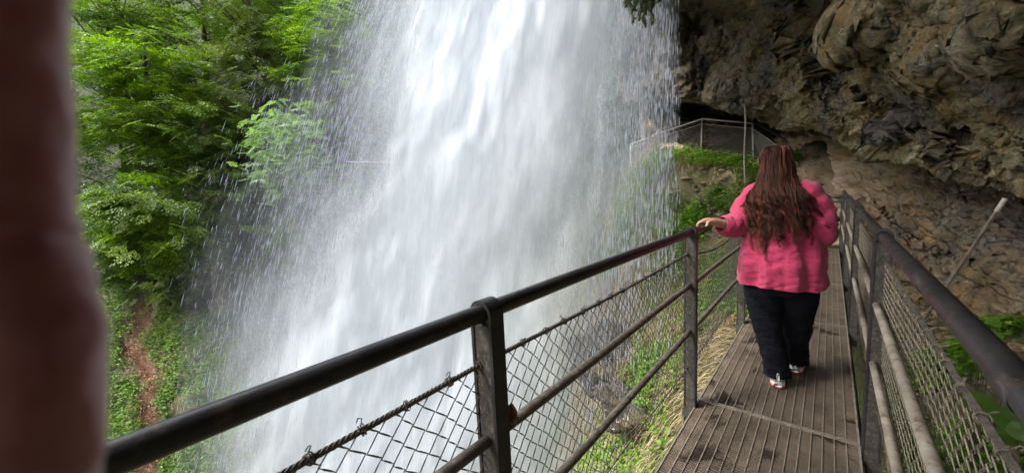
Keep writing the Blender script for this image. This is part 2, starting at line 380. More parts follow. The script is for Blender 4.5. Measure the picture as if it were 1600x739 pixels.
# track cut into the slope
gV[:, 2] -= .18 * A_path
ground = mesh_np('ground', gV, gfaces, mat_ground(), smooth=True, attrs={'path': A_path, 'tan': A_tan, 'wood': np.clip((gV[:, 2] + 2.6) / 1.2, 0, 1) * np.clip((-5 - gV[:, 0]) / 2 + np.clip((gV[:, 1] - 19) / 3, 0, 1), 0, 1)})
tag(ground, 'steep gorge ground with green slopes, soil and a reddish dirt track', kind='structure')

# ------------------------------------------------------------------ rock sheets from control grids
def spline_grid(G, nu, nv, ustops=None):
    """G[u][v] -> points, Catmull-Rom resample"""
    G = np.array(G, float)
    def cr(A, n):
        m = len(A); t = np.linspace(0, m - 1, n); i = np.clip(t.astype(int), 0, m - 2); f = (t - i)
        f = f.reshape(-1, *([1] * (A.ndim - 1)))
        p0 = A[np.clip(i - 1, 0, m - 1)]; p1 = A[i]; p2 = A[i + 1]; p3 = A[np.clip(i + 2, 0, m - 1)]
        p0 = np.where((i == 0).reshape(f.shape), 2 * p1 - p2, p0); p3 = np.where((i == m - 2).reshape(f.shape), 2 * p2 - p1, p3)
        return .5 * (2 * p1 + (p2 - p0) * f + (2 * p0 - 5 * p1 + 4 * p2 - p3) * f ** 2 + (3 * p1 - p0 - 3 * p2 + p3) * f ** 3)
    A = cr(G, nu); A = np.swapaxes(cr(np.swapaxes(A, 0, 1), nv), 0, 1); return A
def rock_sheet(name, G, nu, nv, mat, disp, k0=1.):
    A = spline_grid(G, nu, nv)
    A = facet(A, k0(A) if callable(k0) else k0)
    du = np.gradient(A, axis=0); dv = np.gradient(A, axis=1); n = np.cross(du, dv); n /= np.linalg.norm(n, axis=-1)[..., None] + 1e-9
    cdir = A - C0; s = np.sign(-(n * cdir).sum(-1)); n = n * np.where(s == 0, 1, s)[..., None]   # towards the camera side
    A = A + n * disp(A)[..., None]
    V = A.reshape(-1, 3); I = (np.arange(nu - 1)[:, None] * nv + np.arange(nv - 1)[None]).ravel()
    Fc = np.stack([I, I + nv, I + nv + 1, I + 1], 1)
    q = V - P(1000, 150, 13); wet = np.clip(1.5 - np.linalg.norm(q * [1, 1, .35], axis=1) / 3.2, 0, 1)  # wet zone by the fall, also darkened where too much sun lands
    return mesh_np(name, V, Fc, mat, smooth=True, attrs={'wet': wet, 'tan': np.clip(1.35 - np.linalg.norm((V - P(1275, 255, 11.8)) * [1, .55, .9], axis=1) / 2.3 + .25 * fbm(V * 1.5, 3), 0, 1) * (name == 'rock_wall')})  # tan mask: real sandstone patch plus brightness painted in for light
def facet(A, k0=1.):
    v = A - C0; r = np.linalg.norm(v, axis=-1); d = v / r[..., None]
    warp = lambda k, a, sd: d * k + a * np.stack([fbm(d * k * .8 + o, 4, .55, s=sd + i) for i, o in enumerate((0, 5, 11))], -1)
    for k, wgt, lim, sd in ((6.5, .42, .9, 201), (15., .38, .4, 202)):
        d1, d2, idv = worley(warp(k, .5, sd) * np.array([1, 1, 1.2]), sd); _, inv = np.unique(idv.ravel(), return_inverse=True); inv = inv.ravel()
        m = (np.bincount(inv, r.ravel()) / np.bincount(inv))[inv].reshape(r.shape)
        e = np.clip((d2 - d1) * 1.9, 0, 1); e = e * e * (3 - 2 * e); r = r + np.clip(m - r, -lim, lim) * wgt * e * k0
        r = r * (1 + k0 * (.030 if k < 10 else .016) * ((1 - e) - .7 * (idv - .5)))
    for k, a, sd in ((16., .026, 210), (36., .017, 213), (80., .0095, 216)):
        d1, d2, idv = worley(warp(k, .38, sd), sd); r = r * (1 - a * k0 * ((.62 - d1) + .5 * (idv - .5) * np.clip((d2 - d1) * 3, 0, 1)))
    r = r * (1 + .022 * fbm(d * 11, 5, .56, 220) + .006 * fbm(d * 60, 3, .6, 225))
    return C0 + d * r[..., None]
def chunky(A, amp, sc, s=0):
    q = A + .3 / sc * np.stack([fbm(A * sc * 1.3, 3, s=s + 31), fbm(A * sc * 1.3 + 9, 3, s=s + 32), fbm(A * sc * 1.3 + 21, 3, s=s + 33)], -1)
    d1, d2, idv = worley(q * sc, s); e1, e2, id2 = worley(q * sc * 2.6, s + 5)
    r = .75 * (.55 - d1) + .3 * (idv - .5) * np.clip((d2 - d1) * 2, 0, 1)
    r = r + .36 * (.5 - e1) + .14 * (id2 - .5) * np.clip((e2 - e1) * 2.5, 0, 1)
    r = r + .5 * fbm(A * sc * .9, 3, .5, s + 1) + .2 * fbm(A * sc * 4.5, 4, .58, s + 2) + .16 * fbm(A * sc * 9, 4, .62, s + 4)
    return amp * r
OV_BACK = [P(930, 100, 27), P(1020, 90, 25), P(1120, 60, 24), P(1190, 40, 22), P(1260, 60, 20), P(1330, 60, 16.5), P(1400, 80, 13.5), P(1480, 110, 11.5), P(1580, 150, 9), P(1700, 180, 8), P(2050, 260, 6.5), w3(8, 0, 0)]
OV = [
 [P(985, 140, 20), P(972, 172, 14.8), P(966, 90, 14), P(975, 0, 13.5), P(960, -60, 11), P(930, -250, 9), w3(-3.6, -6, 6.2)],
 [P(1085, 135, 16), P(1058, 158, 12.4), P(1046, 80, 12.2), P(1062, 5, 11.5), P(1012, -45, 7.2), P(985, -250, 5.5), w3(-2.2, -6, 5.4)],
 [P(1140, 130, 15.5), P(1120, 166, 11.6), P(1126, 90, 11.2), P(1140, 15, 10.3), P(1085, -60, 6.6), P(1080, -300, 4.5), w3(-1.2, -6, 4.9)],
 [P(1200, 130, 15), P(1185, 183, 10.4), P(1195, 110, 9.4), P(1205, 20, 8), P(1200, -80, 5.5), P(1200, -350, 3.8), w3(0, -6, 4.2)],
 [P(1255, 120, 13.5), P(1245, 200, 9.3), P(1250, 120, 7.9), P(1262, 30, 7.2), P(1300, -100, 4.6), P(1350, -400, 3.2), w3(1, -6, 3.9)],
 [P(1310, 120, 11.5), P(1305, 203, 8.1), P(1320, 140, 6.8), P(1330, 50, 5.2), P(1380, -100, 4), P(1500, -400, 2.9), w3(2, -6, 3.7)],
 [P(1380, 140, 10), P(1372, 240, 6.8), P(1390, 160, 5.8), P(1400, 50, 4.4), P(1460, -100, 3.4), P(1650, -400, 2.6), w3(3, -6, 3.4)],
 [P(1460, 180, 8.5), P(1452, 262, 5.6), P(1465, 180, 4.9), P(1475, 60, 3.7), P(1540, -100, 3), P(1800, -400, 2.5), w3(3.8, -6, 3)],
 [P(1545, 220, 7.2), P(1540, 284, 4.6), P(1550, 190, 4.0), P(1560, 70, 3.1), P(1640, -100, 2.7), P(2000, -400, 2.4), w3(4.2, -6, 2.6)],
 [P(1650, 250, 6.2), P(1640, 312, 4.0), P(1660, 210, 3.5), P(1680, 80, 2.9), P(1780, -100, 2.5), P(2300, -400, 2.2), w3(4.5, -6, 2.2)],
 [P(2000, 350, 5.5), P(2000, 430, 3.5), P(2000, 300, 3.2), P(2050, 130, 2.9), P(2200, -100, 2.6), P(3000, -500, 2.2), w3(4.6, -6, 1.8)],
 [w3(6.5, -.5, 0), w3(4.9, -1, .1), w3(4.6, -1, .9), w3(4.4, -1, 1.7), w3(4, -1.5, 2.5), w3(4.2, -3.5, 2.4), w3(4.8, -6, 1.4)]]
OV = [[b] + c for b, c in zip(OV_BACK, OV)]
def ov_disp(A):
    dist = np.linalg.norm(A - C0, axis=-1)
    a = np.clip(.024 * dist, .06, .22)
    px, py, dd = PROJ(A)
    smoothm = np.exp(-((px - 1085) / 45) ** 2) * (dd > 8)            # the smooth face beside the water
    amp = a * (1 - .72 * smoothm)
    r = amp * chunky(A, 1., .85, 3)
    for (cx, cy, rad, dep, dmin) in [(1255, 55, 46, -.6, 4), (1300, 105, 26, -.4, 3), (1345, 45, 40, .45, 2), (1440, 110, 50, .25, 2), (1350, 250, 30, -.2, 2), (1400, 200, 30, -.45, 3), (1160, 120, 26, .3, 6), (1490, 230, 24, -.35, 2), (1570, 60, 45, .3, 1)]:
        r = r + dep * np.exp(-(((px - cx) ** 2 + (py - cy) ** 2) / rad ** 2)) * (dd > dmin) * (dd > 0)
    return r
over = rock_sheet('cliff_overhang', OV, 540, 380, M['rock'], ov_disp)
tag(over, 'rugged brown and grey rock overhang above the walkway', kind='structure')
RW = [
 [P(990, 20, 24), P(1000, 140, 21), P(1000, 190, 18.5), P(1000, 238, 16.6), P(1000, 300, 15.8)],
 [P(1090, 20, 23), P(1090, 150, 20), P(1085, 190, 17.5), P(1085, 230, 15.6), P(1090, 300, 14)],
 [P(1180, 20, 21), P(1180, 160, 17), P(1170, 195, 15.4), P(1170, 240, 14.2), P(1180, 310, 12.7)],
 [P(1260, 20, 19), P(1260, 175, 13.8), P(1255, 210, 12.8), P(1260, 255, 12), P(1260, 330, 11)],
 [P(1340, 60, 15), P(1340, 195, 11), P(1335, 235, 10.2), P(1335, 300, 9.5), P(1340, 400, 8.8)],
 [P(1420, 80, 12), P(1420, 230, 8.6), P(1420, 290, 7.9), P(1420, 380, 7.2), P(1425, 500, 6.4)],
 [P(1520, 100, 10), P(1520, 260, 6.9), P(1520, 330, 6.2), P(1520, 420, 5.6), P(1525, 540, 4.9)],
 [P(1640, 130, 8), P(1640, 290, 5.8), P(1640, 370, 5.3), P(1640, 450, 4.8), P(1650, 580, 4.3)],
 [P(1950, 150, 7), P(1950, 350, 5), P(1950, 450, 4.7), P(1950, 560, 4.3), P(1950, 720, 3.9)],
 [w3(7, -2, 3), w3(6, -2, 1.8), w3(5.6, -2, 1), w3(5.2, -2, .3), w3(4.8, -2, -.8)]]
def rw_disp(A):
    px, py, dd = PROJ(A); a = np.clip(.018 * np.linalg.norm(A - C0, axis=-1), .05, .2)
    B = A * np.array([1, 1, 2.2])
    flat = np.exp(-((px - 1290) / 75) ** 2 - ((py - 270) / 60) ** 2) * .6
    return a * chunky(B, 1., .75, 40) * (1 - flat)
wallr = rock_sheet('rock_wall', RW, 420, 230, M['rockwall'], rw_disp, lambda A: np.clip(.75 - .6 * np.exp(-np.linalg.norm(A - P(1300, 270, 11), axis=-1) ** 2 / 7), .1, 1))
tag(wallr, 'tan and grey rock wall under the overhang beside the walkway', kind='structure')
print('rocks', time.time() - T0)

# ------------------------------------------------------------------ the footbridge deck
XL, XR, YA, YB = -0.63, 0.17, -1.12, 9.9
bridge = tag(empty('footbridge', (0, YA, 0)), 'narrow footbridge deck of brown steel grating with damp patches', 'footbridge')
cuts = [-1.10, .75, 2.60, 4.70, 6.55, 8.30, 9.90]
bearing_me = {}
def crossbars(L):
    mb = MB(); y = .006
    while y < L - .004:
        mb.box((0, y, -.0135), (.392, .0047, .0105)); y += .0185
    return mb
for k in range(len(cuts) - 1):
    L = cuts[k + 1] - cuts[k] - .008
    fr = MB(); cx = (XL + XR) / 2
    for s in (-1, 1): fr.box((s * .396, L / 2, -.016), (.004, L / 2, .018))
    for yy in (.004, L - .004): fr.box((0, yy, -.0155), (.392, .004, .0185))
    pn = fr.build('grating_panel', M['bar'], bridge); pn.location = (cx, cuts[k] + .004 - YA, random.uniform(-.003, .002))
    cb = crossbars(L).build('cross_bars', M['grating'], pn); tag(cb, kind='stuff')
    b = MB(); b.box((0, L / 2, -.016), (.0026, L / 2 - .005, .0175))
    first = None
    for i in range(15):
        if first is None: first = o = b.build('bearing_bar', M['bar'], pn)
        else: o = clone(first, pn)
        o.location = (-.392 + .784 * (i + 1) / 16, 0, 0)
for s, x in ((-1, XL - .015), (1, XR + .015)):
    b = MB(); L = (YB - YA) / 2
    b.box((x, L, -.105), (.004, L, .07)); b.box((x - s * .02, L, -.172), (.03, L, .004))
    b.build('side_beam', M['post'], bridge)
yy = YA + .4; fb = None
while yy < YB:
    if fb is None:
        b = MB(); b.box((0, 0, -.08), (.40, .03, .035)); fb = o = b.build('cross_beam', M['post'], bridge)
    else: o = clone(fb, bridge)
    o.location = ((XL + XR) / 2, yy - YA, 0); yy += .92

# ------------------------------------------------------------------ railings
def rope_mesh(mb, pts, r=.0065, pitch=.045, near=True):
    pts = np.asarray(pts, float); seg = np.linalg.norm(np.diff(pts, axis=0), axis=1); s = np.concatenate([[0], np.cumsum(seg)])
    n = int(s[-1] / pitch * 8) if near else int(s[-1] / .1) + 2
    t = np.linspace(0, s[-1], max(n, 4)); c = np.stack([np.interp(t, s, pts[:, i]) for i in range(3)], 1)
    if not near: mb.tube(c, r * 1.05, 5); return
    tg = np.gradient(c, axis=0); tg /= np.linalg.norm(tg, axis=1)[:, None]
    a = np.cross(tg, [0, 0, 1.0]); a /= np.linalg.norm(a, axis=1)[:, None] + 1e-9; b = np.cross(a, tg)
    for q in range(4):
        ph = t / pitch * 2 * np.pi / 1. + q * np.pi / 2
        mb.tube(c + r * .62 * (np.cos(ph)[:, None] * a + np.sin(ph)[:, None] * b), r * .52, 5, caps=False)
def chain_link(mb, frame, u0, u1, v0, v1, pitch=.058, r=.0014, seed=1, off=.0025, nseg=3):
    """frame(u, v, w) -> xyz. zigzag wires running vertically, hooked into their neighbours"""
    rg = np.random.default_rng(seed); n = int((u1 - u0) / (pitch / 2)); h = pitch / 2
    for i in range(n):
        uc = u0 + (i + .5) * h
        top = v1(uc) if callable(v1) else v1; m = int((top - v0) / h) + 1
        k = np.arange(m + 1); z = top - k * h
        side = np.where((k + i) % 2 == 0, 1, -1)
        uu = uc + side * h * .56; ww = np.where((k % 2) == 0, off, -off) * (1 if i % 2 else -1)
        # rounded: sub-sample
        t = np.linspace(0, m, m * nseg + 1); U = np.interp(t, k, uu); Z = np.interp(t, k, z); Wv = np.interp(t, k, ww)
        wob = .0035 * np.sin(t * .5 + i) + .0025 * np.sin(U * 9)
        mb.tube(frame(U + wob, Z, Wv + .006 * np.sin(U * 3.1) * np.sin(Z * 5)), r, 4, caps=False)
def strap_post(name, parent, x, y, side, zt=1.136, zb=-.14, w=.024, t=.0045, mats=None):
    """upside-down U of flat bar over the handrail with a rusty web between its legs"""
    mb = MB(); hw = .031
    path = [(-hw, zb)] + [(-hw, zt - .0)] + [(-hw * math.cos(a), zt + hw * math.sin(a)) for a in np.linspace(0, math.pi, 13)][1:-1] + [(hw, zt), (hw, zb)]
    path = np.array(path); tg = np.gradient(path, axis=0); tg /= np.linalg.norm(tg, axis=1)[:, None]; nn = np.stack([-tg[:, 1], tg[:, 0]], 1)
    o_ = path + nn * t; i_ = path - nn * t; m = len(path); V = []
    for yy in (-w, w):
        for q in (o_, i_): V += [(p[0], yy, p[1]) for p in q]
    Q = []
    for k in range(m - 1):
        A, B, Cc, D = k, m + k, 2 * m + k, 3 * m + k
        Q += [[A, A + 1, B + 1, B], [Cc, D, D + 1, Cc + 1], [A, Cc, Cc + 1, A + 1], [B, B + 1, D + 1, D]]
    Q += [[0, m, 3 * m, 2 * m], [m - 1, 3 * m - 1, 4 * m - 1, 2 * m - 1][::-1]]
    mb.add(V, Q); p = mb.build('post', M['strap'], parent); p.location = (x, y, 0)
    wb = MB(); wb.box((0, -w + .008, (zt - .03 + zb) / 2), (hw - t - .0006, .0045, (zt - .03 - zb) / 2)); wb.box((0, w - .010, (zt - .03 + zb) / 2), (hw - t - .0006, .0045, (zt - .03 - zb) / 2))
    wb.build('web_plate', M['post'], p)
    f = MB(); f.box((side * -.0, 0, .012 - .06), (hw + .010, w + .012, .03)); 
    for q in (-1, 1): f.tube([(-side * (hw + .008), q * .016, -.045), (-side * (hw + .024), q * .016, -.045)], .007, 6)
    f.build('foot_bracket', M['post'], p)
    return p
def railing(name, x, side, posts, y0, y1, label, M_mid, M_wire, sag_first=False):
    root = empty(name, (x, y0, 0)); tag(root, label, 'railing', 'railings of the footbridge')
    L = lambda y: y - y0
    mb = MB(); ys = np.linspace(y0, y1, 30)
    mb.tube(np.stack([ys * 0, L(ys), 1.136 + .003 * np.sin(ys * 1.7)], 1), .0225, 20); mb.build('handrail', M['rail'], root, smooth=True)
    for yc in ([.80, 1.46, 3.9] if side > 0 else [3.3]):
        c = MB(); c.tube([(0, L(yc) - .05, 1.136), (0, L(yc) - .048, 1.136), (0, L(yc) + .048, 1.136), (0, L(yc) + .05, 1.136)], [.0226, .0238, .0238, .0226], 20, caps=False)
        tag(c.build('pipe_sleeve', M['rail'], root, smooth=True))
    for z, r in ((.80, .0155), (.50, .0155)):
        pr = [y0] + list(posts) + [y1]
        for a, b in zip(pr[:-1], pr[1:]):
            m = MB(); n = 14; yy = np.linspace(a + (.026 if a in posts else 0), b - (.026 if b in posts else 0), n)
            m.tube(np.stack([yy * 0 - side * (.012 if side > 0 else 0), L(yy), z + .002 * np.sin(yy * 4)], 1), r, 14)
            m.build('mid_pipe', M_mid if z < .7 or side > 0 else M['pipe'], root, smooth=True)
    for y in posts: strap_post('post', root, 0, L(y), side)
    pr = [y0] + list(posts) + [y1]
    zw = lambda y: 1.0
    for a, b in zip(pr[:-1], pr[1:]):
        sg = .075 if (side < 0 and abs(a - 2.5) < .2) else .008
        near = b < 4.8
        yy = np.linspace(a, b, 24); t = (yy - a) / (b - a); zz = 1.0 - sg * 4 * t * (1 - t)
        for nm, zz_, rr in (('wire_rope', zz, .0062), ('lower_wire', .255 - .006 * np.sin(t * 9) + 0 * t, .0034)):
            m = MB(); rope_mesh(m, np.stack([yy * 0 + side * .016, L(yy), zz_], 1), rr, near=near and nm == 'wire_rope'); m.build(nm, M['rope'], root)
        m = MB(); ztop = lambda u, a=a, b=b, sg=sg: 1.003 - sg * 4 * ((u - a) / (b - a)) * (1 - (u - a) / (b - a))
        if a < 7.5:
            chain_link(m, lambda U, Z, W: np.stack([side * .016 + W, L(U), Z], 1), max(a, -.4), b, .235, ztop, r=.0019 if side < 0 else .0017, seed=int(a * 10) & 31, nseg=3 if near else 1)
            tag(m.build('chain_link_mesh', M_wire, root), kind='stuff')
        if b < 5 and b > 0:
            first = None; u = max(a, -.2) + .05
            while u < b:
                tt = (u - a) / (b - a); zc = 1.0 - sg * 4 * tt * (1 - tt)
                if first is None:
                    q = MB(); th = np.linspace(0, 2 * np.pi * 2.3, 22); q.tube(np.stack([.0105 * np.cos(th), np.linspace(-.005, .006, 22), .0105 * np.sin(th)], 1), .0016, 5)
                    q.tube([(0, .003, .01), (.005, .008, .02), (.007, .002, .024), (.002, -.003, .018)], .0014, 4)
                    o = first = q.build('wire_tie', M_wire, root)
                else: o = clone(first, root)
                o.location = (side * .016, L(u), zc); o.rotation_euler = (random.uniform(-.4, .4), random.uniform(-1, 1), random.uniform(-.5, .5)); u += .115 + random.uniform(-.02, .02)
    return root
rail_l = railing('bridge_railing', -.655, -1, [.66, 2.50, 4.33, 6.2, 8.05], -1.1, 9.6, 'dark steel pipe railing with chain link on the waterfall side of the footbridge', M['pipe'], M['wire'])
rail_r = railing('bridge_railing', .205, 1, [.28 - .0, 2.53, 4.6, 6.8, 9.7], -1.1, 9.75, 'dark steel pipe railing with pale chain link on the rock side of the footbridge', M['pipe_pale'], M['wire_pale'])
print('rails', time.time() - T0)

# dry leaf stuck on the mid pipe beside the nearest left post
def leaf_mesh(mb, c, L, wd, nrm, dirv, curl=.3):
    dirv = np.array(dirv, float); dirv /= np.linalg.norm(dirv); nrm = np.array(nrm, float); nrm -= nrm @ dirv * dirv; nrm /= np.linalg.norm(nrm); s = np.cross(dirv, nrm)
    t = np.linspace(0, 1, 6); wv = wd * np.sin(np.pi * np.clip(t, .03, .97)) ** .7
    mid = np.array(c) + dirv * (t * L)[:, None] + nrm * (curl * L * (t - t * t) * 1.5)[:, None]
    V = np.concatenate([mid - s * wv[:, None] + nrm * (curl * wv)[:, None], mid, mid + s * wv[:, None] + nrm * (curl * wv)[:, None]])
    Q = [];
    for k in range(5):
        Q += [[k, k + 1, 7 + k, 6 + k], [6 + k, 7 + k, 13 + k, 12 + k]]
    mb.add(V, Q)
m = MB(); leaf_mesh(m, (-.653, .70, .815), .055, .020, (1, -.3, .5), (-.1, .75, .65), .5); leaf_mesh(m, (-.65, .70, .815), .045, .015, (1, .2, -.2), (.1, .9, .2), -.5)
o = m.build('dry_leaf', M['redleaf']); tag(o, 'curled reddish brown dead leaf lying on the mid pipe by the nearest post', 'leaf')
mod = o.modifiers.new('s', 'SOLIDIFY'); mod.thickness = .0008
me = o.data; at = me.attributes.new('rnd', 'FLOAT', 'POINT'); at.data.foreach_set('value', np.full(len(me.vertices), .6, np.float32))

# ------------------------------------------------------------------ far galvanised railing on the ledge
FR = [P(985, 226, 16.0), P(1040, 205, 15.0), P(1097, 186, 14.0), P(1176, 193, 13.0)]
FB = [P(985, 262, 16.0), P(1040, 247, 15.0), P(1095, 235, 14.0), P(1177, 244, 13.0)]
far = tag(empty('ledge_railing', tuple(FB[2])), 'pale galvanised pipe railing with mesh on the grassy ledge behind the waterfall edge', 'railing')
o0 = np.array(far.location)
def smooth_path(pts, n=12):
    pts = np.array(pts); A = spline_grid(np.stack([pts, pts], 1), n, 2)[:, 0]; return A
m = MB(); top = np.array(FR) - o0; m.tube(top, .026, 8); m.build('handrail', M['galv'], far, smooth=True)
m = MB(); bt = np.array([P(1176, 193, 13.0), P(1184, 194.5, 12.4), P(1226, 218, 11.4), P(1229, 222, 11.3), P(1231, 262, 11.2)]) - o0; m.tube(bt, .03, 8); tag(m.build('end_handrail', M['rail'], far, smooth=True), 'dark bent end rail')
for a, b in zip(FR, FB):
    m = MB(); a = a - o0; b = b - o0; m.tube([a, b - np.array([0, 0, .25])], .027, 8); m.build('post', M['galv'], far, smooth=True)
for (a, b, c, d) in list(zip(FR[:-1], FR[1:], FB[:-1], FB[1:])) + [(FR[3], P(1228, 232, 11.3), FB[3], P(1229, 262, 11.2))]:
    a, b, c, d = [q - o0 for q in (a, b, c, d)]; a = a + (c - a) * .16; b = b + (d - b) * .16; W_ = np.linalg.norm(b - a); m = MB()
    def fr(U, Z, Wv, a=a, b=b, c=c, d=d, W_=W_):
        s = np.clip(U / W_, 0, 1)[:, None]; z = np.clip(Z, 0, 1)[:, None]; return (c * (1 - s) + d * s) * (1 - z) + (a * (1 - s) + b * s) * z
    n = int(W_ / .045)
    for i in range(-8, n + 1):
        for sg in (1, -1):
            u0 = i * .045 / 1.0; zz = np.linspace(0, 1, 2); U = u0 + zz * .9 * 1.0 if sg > 0 else u0 + .9 - zz * .9
            lo = max(0., (0 - u0) / .9) ; hi = min(1., (W_ - u0) / .9)
            if hi <= lo: continue
            s = np.array([lo, hi]); z = s if sg > 0 else 1 - s; m.tube(fr(u0 + s * .9, z, s * 0), .0032, 3, caps=False)
    tag(m.build('wire_mesh', M['galvwire'], far), kind='stuff')
    for q0, q1 in ((a, b), (c, d)):
        k = MB(); k.tube([q0, q1], .008, 5); k.build('tension_wire', M['galv'], far)
# red-brown plank along the ledge edge
m = MB(); a, b = P(1048, 241, 14.2), P(1086, 236.5, 13.9); t_ = np.linspace(0, 1, 6)[:, None]
d_ = (b - a) / np.linalg.norm(b - a); nrm_ = np.cross(d_, [0, 0, 1]); Rm = np.stack([d_, nrm_, np.cross(nrm_, d_) * -1], 1)
m.box((0, 0, 0), (np.linalg.norm(b - a) / 2, .03, .1), Rm); o = m.build('edge_plank', mat_metal('plank_red_brown', (.16, .07, .045), (.08, .035, .022), .8, 0, 8)); o.location = (a + b) / 2
tag(o, 'short red-brown plank edging the ledge below the pale galvanised railing', 'plank')
# vertical rod in front of that railing
m = MB(); pa, pb = P(1164, 163, 10.4), P(1164, 292, 9.6); pts = np.array([pa + (pb - pa) * s + np.array([.015 * math.sin(s * 7), 0, 0]) for s in np.linspace(0, 1, 10)])
m.tube(pts - pb, [.032, .03, .028, .026, .026, .024, .024, .024, .024, .024], 8); o = m.build('anchor_rod', M['pipe'], None, True); o.location = pb
tag(o, 'thin upright grey rod hanging from the rock in front of the far ledge', 'rod')
# steel cable rising behind the right handrail
ca, cb_ = P(1571, 310, 2.75), P(1425, 525, 3.3)
cable = tag(empty('steel_cable', tuple(cb_)), 'thick twisted steel cable slanting up behind the right handrail with a pale end', 'cable')
m = MB(); rope_mesh(m, np.array([cb_ - (ca - cb_) * .15, cb_, (ca + cb_) / 2 + np.array([0, 0, -.012]), cb_ + (ca - cb_) * .93]) - cb_, .0105, .07); m.build('twisted_strands', M['pipe'], cable)
m = MB(); m.tube(np.array([cb_ + (ca - cb_) * .92, ca]) - cb_, .0145, 10); m.build('end_sleeve', mat_metal('sleeve', (.5, .46, .4), (.3, .27, .23), .6, 0, 20), cable)
# thin handrail of the far path, glimpsed left of the fall
m = MB(); a, b = P(540, 253, 15), P(640, 254, 15); m.tube(np.array([a, b]) - a, .011, 6); o = m.build('far_wire', M['galv']); o.location = a
tag(o, 'thin pale horizontal cable far away, between the grass clump and the waterfall', 'cable')

# ------------------------------------------------------------------ foliage
def leaves_mesh(pos, dirs, nrm, L, Wd, rnd, fold=.25):
    """one folded four-point leaf per row"""
    dirs = dirs / (np.linalg.norm(dirs, axis=1)[:, None] + 1e-9); s = np.cross(dirs, nrm); s /= np.linalg.norm(s, axis=1)[:, None] + 1e-9
    n = np.cross(s, dirs); L = L[:, None]; Wd = Wd[:, None]
    a = pos; b = pos + dirs * L * .42 - s * Wd + n * Wd * fold; c = pos + dirs * L - n * L * .1; d = pos + dirs * L * .42 + s * Wd + n * Wd * fold
    V = np.stack([a, b, c, d], 1).reshape(-1, 3); k = np.arange(len(pos))[:, None] * 4
    T = np.concatenate([k + [0, 1, 2], k + [0, 2, 3]]); return V, T, np.repeat(rnd, 4)
def make_spray(rg, n_tw=7, L=.85, leaf=.075, needle=False):
    """flat fan-shaped leafy twig lying in local x (outward) / y, z up. returns pos, dir, nrm"""
    pos, dr = [], []
    for k in range(n_tw):
        t0 = (k + .5) / n_tw; sd = 1 if k % 2 else -1; ang = sd * rg.uniform(.55, .95); ln = L * .5 * (1 - t0 * .65) * rg.uniform(.8, 1.1)
        m = max(3, int(ln / (leaf * .5)))
        for j in range(m):
            q = (j + .6) / m * ln; p = np.array([t0 * L * .85 + q * math.cos(ang), q * math.sin(ang), -.18 * (t0 * L) ** 2 - .12 * q * q]); pos.append(p)
            a2 = ang + (1 if j % 2 else -1) * rg.uniform(.4, .9); dr.append([math.cos(a2), math.sin(a2), rg.uniform(-.35, .1)])
    m = int(L / (leaf * .7))
    for j in range(m):
        q = (j + .5) / m * L; pos.append([q, 0, -.18 * q * q]); a2 = (1 if j % 2 else -1) * rg.uniform(.3, .8); dr.append([math.cos(a2), math.sin(a2), -.1])
    return np.array(pos), np.array(dr)
def spray_crown(shelves, rg, leaf=.075, L=.85, per=12, aspect=.33, droop=.25, rad=.8, rndoff=0., vs=.24):
    protos = [make_spray(rg, L=L, leaf=leaf) for _ in range(6)]
    PP, DD, NN, RR, LL = [], [], [], [], []
    for (c, out, size) in shelves:
        base = rg.random() * .62 - .06
        for _ in range(per):
            a = rg.normal(0, .75); ca, sa = math.cos(a), math.sin(a)
            o = np.array([out[0] * ca - out[1] * sa, out[0] * sa + out[1] * ca, 0.]); o /= np.linalg.norm(o) + 1e-9
            o[2] = -droop + rg.normal(0, .14 if vs < .5 else .45); o /= np.linalg.norm(o); s = np.cross([0, 0, 1], o); s /= np.linalg.norm(s); s[2] += rg.normal(0, .2 if vs < .5 else .5); u = np.cross(o, s); u /= np.linalg.norm(u); s = np.cross(u, o)
            R_ = np.stack([o, s, u], 1); p, d = protos[rg.integers(6)]; sc_ = size * rg.uniform(.7, 1.15)
            st = c + rg.normal(0, 1, 3) * np.array([rad, rad, rad * vs]) * size * .6 - o * .25 * size
            PP.append(st + (p * sc_) @ R_.T); DD.append(d @ R_.T); NN.append(np.tile(u, (len(p), 1)) + rg.normal(0, .22, (len(p), 3)))
            RR.append(np.clip(base + .25 + rg.normal(0, .17, len(p)) + rndoff, 0, 1)); LL.append(np.full(len(p), leaf * sc_ ** .4))
    P_, D_, N_, R2, L_ = map(np.concatenate, (PP, DD, NN, RR, LL)); L_ = L_ * rg.uniform(.75, 1.2, len(L_))
    return leaves_mesh(P_, D_, N_, L_, L_ * aspect, R2)
